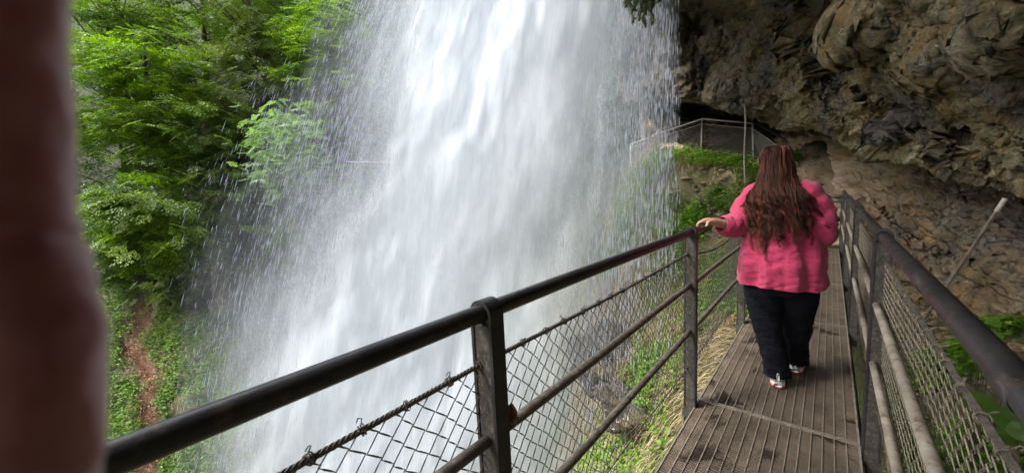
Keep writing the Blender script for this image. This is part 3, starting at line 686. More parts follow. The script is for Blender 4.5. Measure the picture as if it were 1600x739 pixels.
def make_tree(name, label, cat, group, center, rad, base, matk, nsh, seed, leaf=.08, L=.85, per=12, aspect=.33, droop=.25, trunk_r=.18, size=1., lean=(0, 0), shell=.55, trunk_to=None):
    rg = np.random.default_rng(seed); center = np.array(center); rad = np.array(rad)
    root = tag(empty(name, tuple(base)), label, cat, group); base = np.array(base)
    # trunk with limbs
    m = MB(); top = center + np.array([0, 0, rad[2] * .75]) if trunk_to is None else np.array(trunk_to)
    t = np.linspace(0, 1, 12)[:, None]; pts = base * (1 - t) + top * t; pts += np.column_stack([np.sin(t * 5 + seed), np.cos(t * 4 + seed), t * 0]) * trunk_r * .5 * t * (1 - t) * 4
    pts[0, 2] -= .4; m.tube(pts - base, trunk_r * (1 - .8 * t[:, 0]) + .01, 9)
    shelves = []
    for k in range(nsh):
        v = rg.normal(0, 1, 3); v /= np.linalg.norm(v); rr = shell + (1 - shell) * rg.random() ** .5
        if rg.random() < .25: rr *= .6
        c = center + v * rad * rr * (1 + .22 * math.sin(3 * math.atan2(v[1], v[0]) + seed) * (1 - abs(v[2]))); out = np.array([v[0], v[1], 0]) + rg.normal(0, .2, 3) * [1, 1, 0]
        shelves.append((c, out, size * rg.uniform(.75, 1.2)))
        if k % 2 == 0:
            hz = np.clip((c[2] - .8 * np.linalg.norm((c - pts[6])[:2]) * .5 - base[2]) / (top[2] - base[2]), .12, .95); q = base * (1 - hz) + top * hz
            mid = (q + c) / 2 + np.array([0, 0, .12 * np.linalg.norm(c - q)]); tt = np.linspace(0, 1, 6)[:, None]
            lp = q * (1 - tt) ** 2 + 2 * mid * tt * (1 - tt) + c * tt ** 2; m.tube(lp - base, trunk_r * .3 * (1 - hz * .5) * (1 - .85 * tt[:, 0]) + .006, 5, caps=False)
    m.build('trunk', M['bark'], root, smooth=True)
    V, T, R_ = spray_crown(shelves, rg, leaf, L, per, aspect, droop, vs=.9 if name == 'bush' else .24)
    mesh_np('crown', V - base, [T], M[matk], root, attrs={'rnd': R_}); return root
def gbase(px, py, d, dx=0, dy=0):
    c = P(px, py, d); z = ground_h([[c[0] + dx, c[1] + dy]])[0]; return np.array([c[0] + dx, c[1] + dy, z])
def pr(rx, ry, d, k=.8): a = rx / F * d; b = ry / F * d; return (a, a * k, b)
G1 = 'leafy trees on the slope left of the waterfall'
tr = [
 ('beech_tree', 'large bright green beech filling the upper left, with layered leafy branches', 'tree', (240, 170, 15.5), (105, 125), 'beech', 105, dict(per=12, seed=1, leaf=.09, aspect=.36)),
 ('beech_tree', 'young beech with low bright branches drooping over the top of the dirt track', 'tree', (228, 345, 13.2), (80, 78), 'beech', 60, dict(per=12, seed=2, leaf=.088, aspect=.36, size=.85, trunk_r=.1, droop=.4)),
 ('beech_tree', 'tree at the far left, partly hidden behind the blurred finger', 'tree', (120, 250, 16.5), (75, 200), 'darkleaf', 50, dict(per=9, seed=3)),
 ('beech_tree', 'yellowish green tree at the top left with bits of sky showing through', 'tree', (190, 40, 19.5), (120, 105), 'beech', 90, dict(per=10, seed=4, leaf=.1, size=1.2)),
 ('spruce_tree', 'mossy spruce with a bare pale trunk and drooping olive twigs beside the falling spray', 'tree', (402, 110, 17.5), (80, 185), 'olive', 100, dict(per=10, seed=5, leaf=.085, aspect=.22, droop=.55, shell=.4, trunk_r=.3)),
 ('spruce_tree', 'smaller olive green spruce low between the beech and the pale bush', 'tree', (352, 262, 15.6), (48, 85), 'olive', 60, dict(per=10, seed=6, leaf=.08, aspect=.24, droop=.5, size=.8, trunk_r=.12)),
 ('beech_tree', 'fresh green beech at the top, right against the left edge of the waterfall', 'tree', (520, 105, 17.2), (72, 105), 'beech', 75, dict(per=12, seed=7, trunk_r=.15)),
 ('bush', 'pale silvery green bush in the spray below the spruce', 'bush', (450, 248, 14.2), (58, 64), 'bush', 70, dict(per=11, seed=8, leaf=.065, L=.6, size=.75, aspect=.4, droop=.1, trunk_r=.06)),
 ('bush', 'low yellow green bush at the foot of the fall, right of the pale bush', 'bush', (545, 305, 14.3), (42, 38), 'beech', 34, dict(per=12, seed=9, leaf=.05, L=.5, size=.6, aspect=.2, droop=.3, trunk_r=.04)),
 ('bush', 'small bush on the dark rocks just above the dense water', 'bush', (470, 345, 15), (40, 40), 'darkleaf', 26, dict(per=10, seed=10, leaf=.07, size=.7, trunk_r=.05)),
 ('bush', 'brownish green shrub on the rock edge right of the dirt track', 'bush', (268, 455, 16), (34, 40), 'olive', 24, dict(per=9, seed=11, leaf=.07, size=.6, trunk_r=.05, droop=.5)),
 ('beech_tree', 'dark tree high behind the mossy spruce', 'tree', (330, 10, 21.5), (150, 150), 'darkleaf', 60, dict(per=8, seed=12, leaf=.15, L=1.2, size=1.4)),
 ('beech_tree', 'dark tree high behind the beech at the edge of the fall', 'tree', (540, 20, 21), (110, 190), 'darkleaf', 60, dict(per=8, seed=13, leaf=.15, L=1.2, size=1.4)),
 ('beech_tree', 'dark tree seen through the left veil of the waterfall', 'tree', (625, 170, 19.5), (85, 170), 'darkleaf', 50, dict(per=7, seed=14, leaf=.14, L=1.1, size=1.2)),
 ('beech_tree', 'shaded tree low behind the two bushes in the spray', 'tree', (420, 300, 17.3), (110, 110), 'darkleaf', 64, dict(per=8, seed=15, leaf=.12, size=1.1)),
 ('beech_tree', 'shaded tree behind the young beech, above the track', 'tree', (200, 300, 17.6), (130, 120), 'darkleaf', 64, dict(per=8, seed=16, leaf=.12, size=1.1)),
 ('spruce_tree', 'dark spruce at the head of the dirt track, low on the left', 'tree', (165, 385, 17), (42, 55), 'darkleaf', 34, dict(per=9, seed=17, aspect=.22, droop=.5, size=.8)),
 ('beech_tree', 'dark tree standing behind the thick middle of the waterfall', 'tree', (790, 120, 23), (150, 220), 'darkleaf', 40, dict(per=6, seed=18, leaf=.18, L=1.3, size=1.5)),
]
for (nm, lb, ct, c, r, mk, ns, kw) in tr:
    kw = dict(kw); off = kw.pop('off', (0, 0)); d = c[2]
    bs = hit_ground(c[0] + kw['seed'] % 3 * 8 - 8, max(c[1] + r[1] * .55, 215 if ct == 'tree' else 0)); make_tree(nm, lb, ct, G1 if ct == 'tree' else 'bushes in the spray and on the track', P(*c), pr(*r, d), bs, mk, ns, **kw)
# pale leaning spruce trunk visible through its twigs is part of the spruce above
print('trees', time.time() - T0)

# ------------------------------------------------------------------ rock outcrops and loose stones
def blob(name, c, r, seed, mat, n=70, sq=(1, 1, 1), amp=.35):
    th = np.linspace(0, np.pi, n); ph = np.linspace(0, 2 * np.pi, 2 * n, endpoint=False); TH, PH = np.meshgrid(th, ph, indexing='ij')
    U = np.stack([np.sin(TH) * np.cos(PH), np.sin(TH) * np.sin(PH), np.cos(TH)], -1)
    R_ = r * (1 + amp * (1.0 * fbm(U * 1.6 + seed, 5, .55) + .9 * (.5 - worley(U * 2.3 + seed)[0]) + .4 * (.5 - worley(U * 5.5 + seed)[0])))
    V = (U * R_[..., None] * np.array(sq)).reshape(-1, 3); m = 2 * n; i = np.arange(n - 1)[:, None] * m; j = np.arange(m)[None]; k = (j + 1) % m
    Q = np.stack([i + j, i + m + j, i + m + k, i + k], -1).reshape(-1, 4); o = mesh_np(name, V, Q, mat, smooth=True); o.location = tuple(c); return o
M['wetrock'] = mat_rock('wet_dark_rock', [(.012, .011, .008), (.03, .025, .018), (.055, .046, .032), (.1, .085, .06)], .5, 1., ochre=.15)
for i, (px, py, d, r, sq, lb) in enumerate([(395, 425, 17.2, 1.5, (1.2, 1, 1.1), 'dark wet rock outcrop under the pale bush, left of the dense water'),
        (318, 452, 17.6, 1.0, (1.1, 1, .9), 'small dark rock outcrop at the top of the green slope'),
        (475, 420, 17.4, 1.6, (1.2, 1, 1), 'dark rock outcrop half hidden by the left spray'),
        (1000, 640, 8.2, .7, (1.2, 1, .7), 'dark wet rock at the foot of the bank left of the footbridge'),
        (955, 560, 9.8, .9, (1.2, 1, .9), 'rock seen dimly through the mist at the right foot of the waterfall')]):
    tag(blob('rock_outcrop', P(px, py, d), r, i * 3.1, M['wetrock'], sq=sq), lb, 'rock', 'rock outcrops around the foot of the waterfall')

# ------------------------------------------------------------------ herbs, grass and dead leaves on the ground
def scatter_leaves(name, n, box, size, matk, seed, mask=None, up=.35, clump=3, lab='', asp=.36, parent=None, rnd=.5):
    rg = np.random.default_rng(seed); xy = np.column_stack([rg.uniform(box[0], box[1], n), rg.uniform(box[2], box[3], n)])
    if mask is not None: xy = xy[mask(xy, rg)]
    z = ground_h(xy); e = .08
    gxn = (ground_h(xy + [e, 0]) - z) / e; gyn = (ground_h(xy + [0, e]) - z) / e
    nrm = np.column_stack([-gxn, -gyn, np.ones(len(z))]); nrm /= np.linalg.norm(nrm, axis=1)[:, None]
    px, py, dd = PROJ(np.column_stack([xy, z])); k = (dd > .5) & (px > -150) & (px < 1750) & (py > -100) & (py < 900); xy, z, nrm, dd = xy[k], z[k], nrm[k], dd[k]
    p = np.column_stack([xy, z]); p = np.repeat(p, clump, 0); nr = np.repeat(nrm, clump, 0); m = len(p)
    hgt = (np.abs(fbm(p * 1.1, 3, s=seed)) * 1.3 + .25); base = np.repeat(rg.random(len(xy)), clump) * .35
    a = rg.uniform(0, 2 * np.pi, m); d = np.column_stack([np.cos(a), np.sin(a), rg.uniform(-.3, .5, m)])
    p = p + nr * (rg.random(m) * size * 2.4 * hgt)[:, None] + rg.normal(0, size * .7, (m, 3)) + np.array([0, 0, 1]) * (rg.random(m) * size * 1.2)[:, None]
    nn = nr * (1 - up) + np.array([0, 0, 1]) * (up + .5) + rg.normal(0, .3, (m, 3))
    L = size * rg.uniform(.6, 1.35, m); V, T, R_ = leaves_mesh(p, d, nn, L, L * asp, np.clip(base + rnd - .2 + rg.normal(0, .18, m) + .3 * fbm(p * .8, 2, s=5), 0, 1))
    o = mesh_np(name, V, [T], M[matk], attrs={'rnd': R_}); tag(o, lab, 'ground cover', kind='stuff'); return o
def m_slope(xy, rg):
    d = polyd(xy, trk); n = fbm(np.column_stack([xy, xy[:, 0] * 0]) * .9, 4, s=77)
    return (d > .16 + .22 * rg.random(len(xy))) & (n + .45 * rg.random(len(xy)) > -.2)
c1 = hit_ground(160, 480); c2 = hit_ground(360, 640)
bx = (min(trk[:, 0].min(), c1[0], c2[0]) - 4, trk[:, 0].max() + 5, trk[:, 1].min() - 4, trk[:, 1].max() + 4)
scatter_leaves('slope_herbs', 36000, bx, .1, 'herb', 21, m_slope, lab='low bright green herbs covering the far slope beside the dirt track', asp=.38)
scatter_leaves('dead_leaf_litter', 9000, (trk[:, 0].min() - 1.5, trk[:, 0].max() + 1.5, trk[:, 1].min() - 1.5, trk[:, 1].max() + 1.5), .085, 'redleaf', 22,
               lambda xy, rg: polyd(xy, trk) < .12 + .7 * rg.random(len(xy)) ** 3, up=0, clump=2, lab='reddish dead leaves strewn over the dirt track on the slope')
scatter_leaves('wood_understory', 34000, (-34, 6, 8, 36), .34, 'darkleaf', 26, lambda xy, rg: (ground_h(xy) > -1.9) & ((xy[:, 0] < -10) | (xy[:, 1] > 19) & (xy[:, 0] < -5)) & (polyd(xy, trk) > 1), clump=3, lab='dark leafy undergrowth covering the wooded slope behind the trees', asp=.33, rnd=.3)
def m_bank(xy, rg):
    n = fbm(np.column_stack([xy, xy[:, 0] * 0]) * .95, 4, s=15); d = polyd(xy, upath)
    return (n + .5 * rg.random(len(xy)) > .26 + .25 * (xy[:, 1] < 12)) & (d > .5) & (xy[:, 0] < -.72)
scatter_leaves('bank_herbs', 46000, (-6.5, -.4, 3.4, 14.6), .085, 'herb', 23, m_bank, lab='fresh green herbs on the steep bank under the far ledge', asp=.42, rnd=.62)
scatter_leaves('shade_herbs', 30000, (.6, 2.8, 2.4, 7.2), .05, 'herb', 24, lambda xy, rg: (fbm(np.column_stack([xy, xy[:, 0] * 0]) * 1.1, 3, s=8) + .35 * rg.random(len(xy)) > .12), lab='small dark shaded herbs on the ground right of the footbridge', asp=.45)
def scatter_grass(name, n, box, L, matk, seed, mask, lab, hang=1., wd=.0035):
    rg = np.random.default_rng(seed); xy = np.column_stack([rg.uniform(box[0], box[1], n), rg.uniform(box[2], box[3], n)]); xy = xy[mask(xy, rg)]
    z = ground_h(xy); e = .1; g = np.column_stack([(ground_h(xy + [e, 0]) - z) / e, (ground_h(xy + [0, e]) - z) / e]); nrm = np.column_stack([-g, np.ones(len(z))]); nrm /= np.linalg.norm(nrm, axis=1)[:, None]
    m = len(xy); p0 = np.column_stack([xy, z]); down = np.column_stack([-g, -(g ** 2).sum(1)]); down /= np.linalg.norm(down, axis=1)[:, None] + 1e-6
    d0 = nrm + rg.normal(0, .45, (m, 3)) + np.array([0, 0, .3]); ln = L * rg.uniform(.5, 1.3, m)[:, None]; side = np.cross(d0, [0, 0, 1.0]); side /= np.linalg.norm(side, axis=1)[:, None] + 1e-6
    V = []; t = np.linspace(0, 1, 5)
    for k in t:
        c = p0 + d0 * ln * k * .55 + (down * hang + np.array([0, 0, -.35 * hang])) * ln * k * k * .8; wv = wd * (1 - k * .85)
        V += [c - side * wv, c + side * wv]
    V = np.stack(V, 1).reshape(-1, 3); k = np.arange(m)[:, None] * 10; Q = np.concatenate([k + [2 * i, 2 * i + 1, 2 * i + 3, 2 * i + 2] for i in range(4)])
    o = mesh_np(name, V, Q, M[matk], attrs={'rnd': np.repeat(np.clip(rg.normal(.5, .25, m), 0, 1), 10)}); tag(o, lab, 'grass', kind='stuff'); return o
bm = lambda xy, rg: ((xy[:, 0] < -.75) & (polyd(xy, upath) > .8) & (fbm(np.column_stack([xy, xy[:, 0] * 0]) * .8, 3, s=51) + .4 * rg.random(len(xy)) > -.15))
scatter_grass('dry_bank_grass', 24000, (-6.5, -.7, 4, 14.5), .36, 'drygrass', 31, bm, 'straw coloured dry grass hanging over the steep bank', wd=.010)
scatter_grass('dry_ledge_grass', 15000, (-5.8, -1, 8, 14), .42, 'drygrass', 34, bm, 'pale dry grass clumps on the rocky face just below the far railing', wd=.012)
scatter_grass('green_bank_grass', 14000, (-6.5, -.7, 3, 14.5), .26, 'herb', 32, lambda xy, rg: (xy[:, 0] < -.72) & (polyd(xy, upath) > .7), 'green grass tufts on the bank beside the footbridge', hang=.7, wd=.004)
print('herbs', time.time() - T0)
M['stepstone'] = mat_rock('step_stone_tan', [(.2, .15, .1), (.36, .28, .2), (.46, .38, .28), (.6, .52, .42)], .1, 1.2, ochre=.2, bumpd=.03)
def stones(name, n, box, r0, r1, matk, seed, mask, lab):
    rg = np.random.default_rng(seed); xy = np.column_stack([rg.uniform(box[0], box[1], n), rg.uniform(box[2], box[3], n)]); xy = xy[mask(xy, rg)]; m = len(xy); z = ground_h(xy)
    ph = (1 + 5 ** .5) / 2; B = np.array([(-1, ph, 0), (1, ph, 0), (-1, -ph, 0), (1, -ph, 0), (0, -1, ph), (0, 1, ph), (0, -1, -ph), (0, 1, -ph), (ph, 0, -1), (ph, 0, 1), (-ph, 0, -1), (-ph, 0, 1)]) / 1.9
    Fi = np.array([(0, 11, 5), (0, 5, 1), (0, 1, 7), (0, 7, 10), (0, 10, 11), (1, 5, 9), (5, 11, 4), (11, 10, 2), (10, 7, 6), (7, 1, 8), (3, 9, 4), (3, 4, 2), (3, 2, 6), (3, 6, 8), (3, 8, 9), (4, 9, 5), (2, 4, 11), (6, 2, 10), (8, 6, 7), (9, 8, 1)])
    r = (r0 + (r1 - r0) * rg.random(m) ** 3)[:, None, None]; V = B[None] * r * rg.uniform(.6, 1.3, (m, 1, 3)) * np.array([1, 1, .7]) * rg.uniform(.75, 1.2, (m, 12, 1)) + np.column_stack([xy, z])[:, None]
    o = mesh_np(name, V.reshape(-1, 3), [(np.arange(m)[:, None, None] * 12 + Fi).reshape(-1, 3)], M[matk]); tag(o, lab, 'stones', kind='stuff')
stones('slope_stones', 2600, (.5, 3, 2.5, 9.5), .012, .09, 'rockwall', 61, lambda xy, rg: xy[:, 0] > .45, 'small grey stones on the shaded ground right of the footbridge')
stones('bank_stones', 2200, (-6, -.6, 4, 15), .02, .16, 'rockwall', 62, lambda xy, rg: (fbm(np.column_stack([xy, xy[:, 0] * 0]) * .9, 3, s=63) > .05), 'scattered stones and crumbled rock on the left bank')
stones('path_stones', 500, (-2.2, 1.2, 9.9, 15), .02, .12, 'rockwall', 64, lambda xy, rg: polyd(xy, upath) < 1.3, 'loose stones lying on the sandy path beyond the footbridge')
rg = np.random.default_rng(9)
for i in range(6):
    y = 10.05 + i * .42; z = ground_h([[-.02 - i * .06, y + .2]])[0] + .05; v = blob('stone_step', (.02 - i * .07, y + .18, z), 1., 40 + i, M['stepstone'], n=16, sq=(.56, .25, .12), amp=.12)
    tag(v, ['lowest', 'second', 'third', 'fourth', 'fifth', 'topmost'][i] + ' of the pale stone steps rising from the end of the footbridge', 'step', 'stone steps beyond the footbridge')
# large round-leaved plants in the lower right corner
def round_leaf(mb, c, R_, nrm, n=14, rg=None):
    nrm = np.array(nrm, float); nrm /= np.linalg.norm(nrm); a = np.cross(nrm, [.3, 1, .2]); a /= np.linalg.norm(a); b = np.cross(nrm, a)
    th = np.arange(n) / n * 2 * np.pi; V = [np.array(c)]
    for rr, h in ((.5, .06), (1., .0)):
        k = rr * R_ * (1 - .45 * np.exp(-((th - np.pi) / .35) ** 2) * (rr == 1.)) * (1 + .05 * np.sin(th * 5)); V += list(np.array(c) + k[:, None] * (np.cos(th)[:, None] * a + np.sin(th)[:, None] * b) + nrm * (h * R_ + .07 * R_ * np.sin(th * 3)[:, None] * rr))
    j = np.arange(n); k = (j + 1) % n; mb.add(V, np.stack([1 + j, 1 + n + j, 1 + n + k, 1 + k], 1), np.stack([j * 0, 1 + j, 1 + k], 1))
def round_plant(px, py, d, nl, R_, label, seed):
    rg = np.random.default_rng(seed); top = P(px, py, d); base = np.array([top[0] + .05, top[1] + .05, min(ground_h([[top[0], top[1]]])[0], top[2] - .1)])
    root = tag(empty('round_leaf_plant', tuple(base)), label, 'plant', 'round-leaved plants on the shaded ground')
    for i in range(nl):
        a = rg.uniform(0, 6.28); rr = R_ * (.2 + 1.1 * (i / nl)); c = top + np.array([math.cos(a) * rr * 1.3, math.sin(a) * rr * 1.3, rg.uniform(-.05, .04)]); mb = MB()
        round_leaf(mb, c - base, R_ * rg.uniform(.55, 1.), (rg.normal(-.25, .25), rg.normal(-.3, .25), 1)); q = mb
        o = q.build('leaf', M['herb'] if seed % 2 else M['darkleaf'], root, smooth=True); me = o.data; at = me.attributes.new('rnd', 'FLOAT', 'POINT'); at.data.foreach_set('value', np.full(len(me.vertices), rg.uniform(.2, .6), np.float32))
        s = MB(); t = np.linspace(0, 1, 5)[:, None]; s.tube((c - base) * t + np.array([0, 0, .02]) * np.sin(t * 3.14), .003, 5); s.build('stalk', M['bark'], root)
round_plant(1578, 655, 1.75, 3, .075, 'round-leaved plant at the right edge, just below the handrail', 4)
round_plant(1562, 510, 2.9, 7, .05, 'bright light green herb on the dark ground above the handrail', 5)
round_plant(1520, 570, 2.8, 9, .05, 'dark clover-like plant behind the right chain link mesh', 6)
round_plant(1600, 690, 1.6, 3, .06, 'lowest round-leaved plant in the bottom right corner', 8)

# ------------------------------------------------------------------ moss and roots hanging from the rock edge
hm = tag(empty('hanging_moss', tuple(P(1000, -20, 6.4))), 'dark dripping moss tassels hanging from the rock edge at the top', 'moss'); o0 = np.array(hm.location)
rg = np.random.default_rng(5)
mb = MB(); mb2 = None
for (px, py0, py1) in [(978, -30, 12), (985, -30, 36), (992, -30, 18), (1001, -30, 33), (1006, -30, 44), (1012, -30, 20), (1018, -30, 40), (1030, -30, 4), (1022, -30, 10), (996, -40, 8)]:
    a, b = P(px, py0, 6.4) - o0, P(px + rg.uniform(-2, 2), py1, 6.4) - o0; t = np.linspace(0, 1, 16)[:, None]; pts = a + (b - a) * t + np.column_stack([fbm(np.column_stack([t * 6 + px, t, t]), 3) * .03] * 2 + [t * 0]); rr = .045 * (1 - .6 * t[:, 0]) * (1 + .35 * np.sin(t[:, 0] * 23 + px)); m = MB(); m.tube(pts, rr, 7)
    m.build('tassel', M['bark'], hm, smooth=True)
    n = 260; tt = rg.random(n); k = (tt * 15).astype(int); c = pts[k] + rg.normal(0, .022, (n, 3)); an = rg.uniform(0, 6.28, n); d = np.column_stack([np.cos(an) * .7, np.sin(an) * .7, -rg.uniform(.2, 1.4, n)])
    V, T, R_ = leaves_mesh(c, d, rg.normal(0, 1, (n, 3)), rg.uniform(.03, .07, n), np.full(n, .007), rg.random(n) * .6); mesh_np('moss_fringe', V, [T], M['darkleaf'], hm, attrs={'rnd': R_})
m = MB(); bl = blob('root_mat', (0, 0, 0), .42, 9.1, M['bark'], n=36, sq=(1.1, .8, .42)); bl.parent = hm; bl.location = tuple(P(1003, -42, 6.4) - o0)

# ------------------------------------------------------------------ the waterfall
FWH = np.array([-CAMR[0, 2], -CAMR[1, 2], 0.]); FWH /= np.linalg.norm(FWH); RTH = np.array([FWH[1], -FWH[0], 0.])
G_, ZL = 9.8, 13.0
def tfall(z): return np.sqrt(np.maximum(ZL - z, .02) * 2 / G_)
ZTOP = 7.5
# opacity table in view columns at several heights (x px -> opacity); used only to lay out where water is dense
DT = {-60: [(540, 0), (600, .3), (670, .85), (710, .99), (900, .98), (950, .85), (1000, .5), (1030, .3), (1048, .16), (1068, 0)],
      100: [(470, 0), (525, .1), (575, .35), (630, .8), (680, .98), (860, .97), (930, .82), (985, .52), (1025, .28), (1046, .14), (1066, 0)],
      250: [(380, 0), (440, .06), (520, .18), (575, .42), (625, .85), (660, .98), (800, .985), (880, .86), (950, .58), (1000, .32), (1035, .12), (1060, 0)],
      400: [(270, 0), (340, .03), (400, .11), (440, .24), (480, .46), (530, .78), (590, .98), (760, .96), (840, .8), (920, .48), (975, .25), (1020, .08), (1040, 0)],
      530: [(265, 0), (310, .06), (350, .2), (390, .5), (440, .76), (500, .94), (560, .985), (770, .97), (850, .8), (930, .45), (990, .25), (1040, .05), (1060, 0)],
      640: [(270, 0), (310, .08), (345, .28), (380, .6), (430, .85), (480, .96), (760, .98), (850, .88), (930, .66), (1000, .5), (1060, .3), (1100, 0)],
      740: [(260, 0), (310, .12), (345, .38), (375, .68), (420, .9), (470, .97), (800, .98), (900, .9), (1000, .8), (1060, .6), (1100, .3), (1160, 0)],
      900: [(280, 0), (340, .7), (400, .93), (800, .98), (1000, .9), (1080, .7), (1180, .2), (1250, 0)]}
DK = sorted(DT)
def dens_at(px, py):
    out = np.zeros_like(px); R_ = np.stack([np.interp(px, [a for a, _ in DT[k]], [b for _, b in DT[k]]) for k in DK])
    f = np.interp(py, DK, np.arange(len(DK))); i = np.clip(f.astype(int), 0, len(DK) - 2); t = f - i; j = np.arange(len(px))
    return R_[i, j] * (1 - t) + R_[i + 1, j] * t
def traj(u, z, d0, vd, edge):
    """u 0..1 left to right; returns xyz of the stream at height z; d0 mean distance, vd depth velocity"""
    tt = tfall(z) - tfall(6.5); vx = 5.6 * (1 - u) ** 1.15 + .25
    s0 = (-3.6 + 7.9 * u) * d0 / 9.5
    s = s0 - vx * tt; d = d0 + vd * tt
    return C0 * [1, 1, 0] + FWH * d[..., None] + RTH * s[..., None] + np.array([0, 0, 1.0]) * z[..., None]
fall = tag(empty('waterfall', tuple(C0 * [1, 1, 0] + FWH * 10 + np.array([0, 0, -7.]))), 'wide white waterfall thundering down in front of the walkway', kind='structure'); fo = np.array(fall.location)
layers = [(8.5, .5, 0), (9.2, -.3, 1), (9.9, .6, 2), (10.7, .1, 3), (11.5, -.4, 4)]
NL = len(layers)
for d0, vd, li in layers:
    nu, nz = 300, 130; uu = np.linspace(-.75, 1.12, nu); zz = np.linspace(10, -9.5, nz); U, Z = np.meshgrid(uu, zz)
    dd = d0 + .4 * fbm(np.stack([U * 4, tfall(Z) * 3.5, U * 0 + li * 5.], -1), 4, .5, li) + .05 * fbm(np.stack([U * 22, tfall(Z) * 6, U * 0 + li], -1), 3, .5, li + 9)
    X = traj(np.clip(U, -.22, 1.12) * 1., Z, dd, vd, 0) if False else None
    tt = tfall(Z) - tfall(6.5); vx = np.where(U < 1, 5.6 * np.abs(1 - U) ** 1.15 * np.sign(1 - U), 0) + .25
    s = (-3.6 + 7.9 * U) * d0 / 9.5 - vx * tt; X = C0 * [1, 1, 0] + FWH * (dd + vd * tt)[..., None] + RTH * s[..., None] + np.array([0, 0, 1.]) * Z[..., None]
    V = X.reshape(-1, 3); px, py, _ = PROJ(V); a = dens_at(px, py)
    a = np.clip(a + .07 * fbm(np.column_stack([U.ravel() * 7, tfall(Z).ravel() * 3, U.ravel() * 0 + li]), 3, s=60 + li) * (a > .02) * (a < .97), 0, .995)
    soft = (.32 if li in (1, 3) else .8) * (1 - .66 * a ** 2); a = 1 - (1 - a) ** (1. / NL)
    I = (np.arange(nz - 1)[:, None] * nu + np.arange(nu - 1)[None]).ravel(); Q = np.stack([I, I + nu, I + nu + 1, I + 1], 1)
    uv = np.column_stack([U.ravel(), tfall(Z).ravel()])
    o = mesh_np('water_sheet', V - fo, Q, M['water'], fall, smooth=True, attrs={'dens': a, 'soft': soft}, uv=uv)
# single drops drawn out by their fall
rg = np.random.default_rng(99)
def drops(n, ulo, uhi, dlo, dhi, wlo, whi, llo, lhi, keep, zlo=-7., zhi=7.5):
    u = rg.uniform(ulo, uhi, n); t0 = tfall(zhi); t1 = tfall(zlo); z = ZL - .5 * G_ * rg.uniform(t0, t1, n) ** 2; d0 = rg.uniform(dlo, dhi, n)
    def pos(z):
        tt = tfall(z) - tfall(6.5); vx = np.where(u < 1, 5.6 * np.abs(1 - u) ** 1.15, 0) + .25 + jit
        return C0 * [1, 1, 0] + FWH * (d0)[:, None] + RTH * ((-3.6 + 7.9 * u) * d0 / 9.5 - vx * tt)[:, None] + np.array([0, 0, 1.]) * z[:, None]
    jit = rg.normal(0, .25, n); L = rg.uniform(llo, lhi, n) * (.6 + .4 * tfall(z)); a = pos(z); b = pos(z - L)
    px, py, dd = PROJ(a); k = keep(px, py, rg); a, b, L = a[k], b[k], L[k]; m = len(a)
    w_ = (wlo + (whi - wlo) * rg.random(m) ** 2.5)[:, None]; ax = (b - a) / np.linalg.norm(b - a, axis=1)[:, None]; s1 = np.cross(ax, FWH); s1 /= np.linalg.norm(s1, axis=1)[:, None]; s2 = np.cross(ax, s1)
    c = a * .45 + b * .55; V = np.stack([a, c + w_ * s1, c - w_ * .5 * s1 + w_ * .8 * s2, c - w_ * .5 * s1 - w_ * .8 * s2, b], 1).reshape(-1, 3)
    k = np.arange(m)[:, None] * 5; T = np.concatenate([k + f for f in ([0, 1, 2], [0, 2, 3], [0, 3, 1], [4, 2, 1], [4, 3, 2], [4, 1, 3])]); return V, T
def kp(px, py, rg):
    a = dens_at(px, py); left = np.interp(py, [-60, 60, 150, 260, 330, 400, 480, 560, 900], [455, 400, 300, 250, 230, 220, 240, 270, 290])
    spray = np.where(px < 800, np.clip((px - left) / 300, 0, 1) ** 3.0, 1) * .62 * np.interp(px, [0, 1000, 1035, 1054, 1066], [1, 1, .8, .45, 0])
    p = np.maximum(spray * np.where((px > 1000) & (py > 430), .3, 1), a * .9); return (rg.random(len(px)) < p * np.interp(a, [0, .4, .75, .95], [1, .9, .25, .04])) & (px > left)
V, T = drops(230000, -.75, 1.06, 8.0, 11.5, .002, .0075, .08, .34, kp)
tag(mesh_np('water_drops', V - fo, [T], M['drops'], fall), kind='stuff')
def kt(px, py, rg): return (px > 860) & (rg.random(len(px)) < .8 * np.interp(px, [860, 1000, 1045, 1056, 1064], [.6, 1, 1, .5, 0]))
V, T = drops(6000, .78, 1.04, 7.0, 8.6, .004, .011, .08, .3, kt)
tag(mesh_np('dripping_threads', V - fo, [T], M['drops'], fall), kind='stuff')
print('water', time.time() - T0)

# ------------------------------------------------------------------ the woman
def mat_cloth(name, c1, c2, rough=.85, sc_=400, wr=.016):
    m, nt, b = new_mat(name); c = ramp(nt, noise(nt, 9, 4), [(.3, c1), (.7, c2)]); nt.links.new(c, b.inputs['Base Color']); b.inputs['Roughness'].default_value = rough
    b.inputs['Sheen Weight'].default_value = .25
    wv = noise(nt, 1., 5, .6, vec=mapping(nt, (11, 11, 24))); fn = noise(nt, sc_, 2)
    bump(nt, b, math_(nt, 'ADD', wv, math_(nt, 'MULTIPLY', fn, .12)), .9, wr); return m
M['pink'] = mat_cloth('pink_cotton', (.42, .024, .085), (.53, .042, .12)); M['navy'] = mat_cloth('navy_trousers', (.004, .005, .009), (.008, .009, .015), .9); M['navy'].node_tree.nodes['Principled BSDF'].inputs['Sheen Weight'].default_value = 0; M['navy'].node_tree.nodes['Principled BSDF'].inputs['Specular IOR Level'].default_value = .2
m, nt, b = new_mat('skin'); nt.links.new(ramp(nt, noise(nt, 30, 4), [(.3, (.5, .27, .19)), (.7, (.6, .36, .27))]), b.inputs['Base Color']); b.inputs['Roughness'].default_value = .5; b.inputs['Subsurface Weight'].default_value = .15; b.inputs['Subsurface Radius'].default_value = (.01, .004, .002); M['skin'] = m
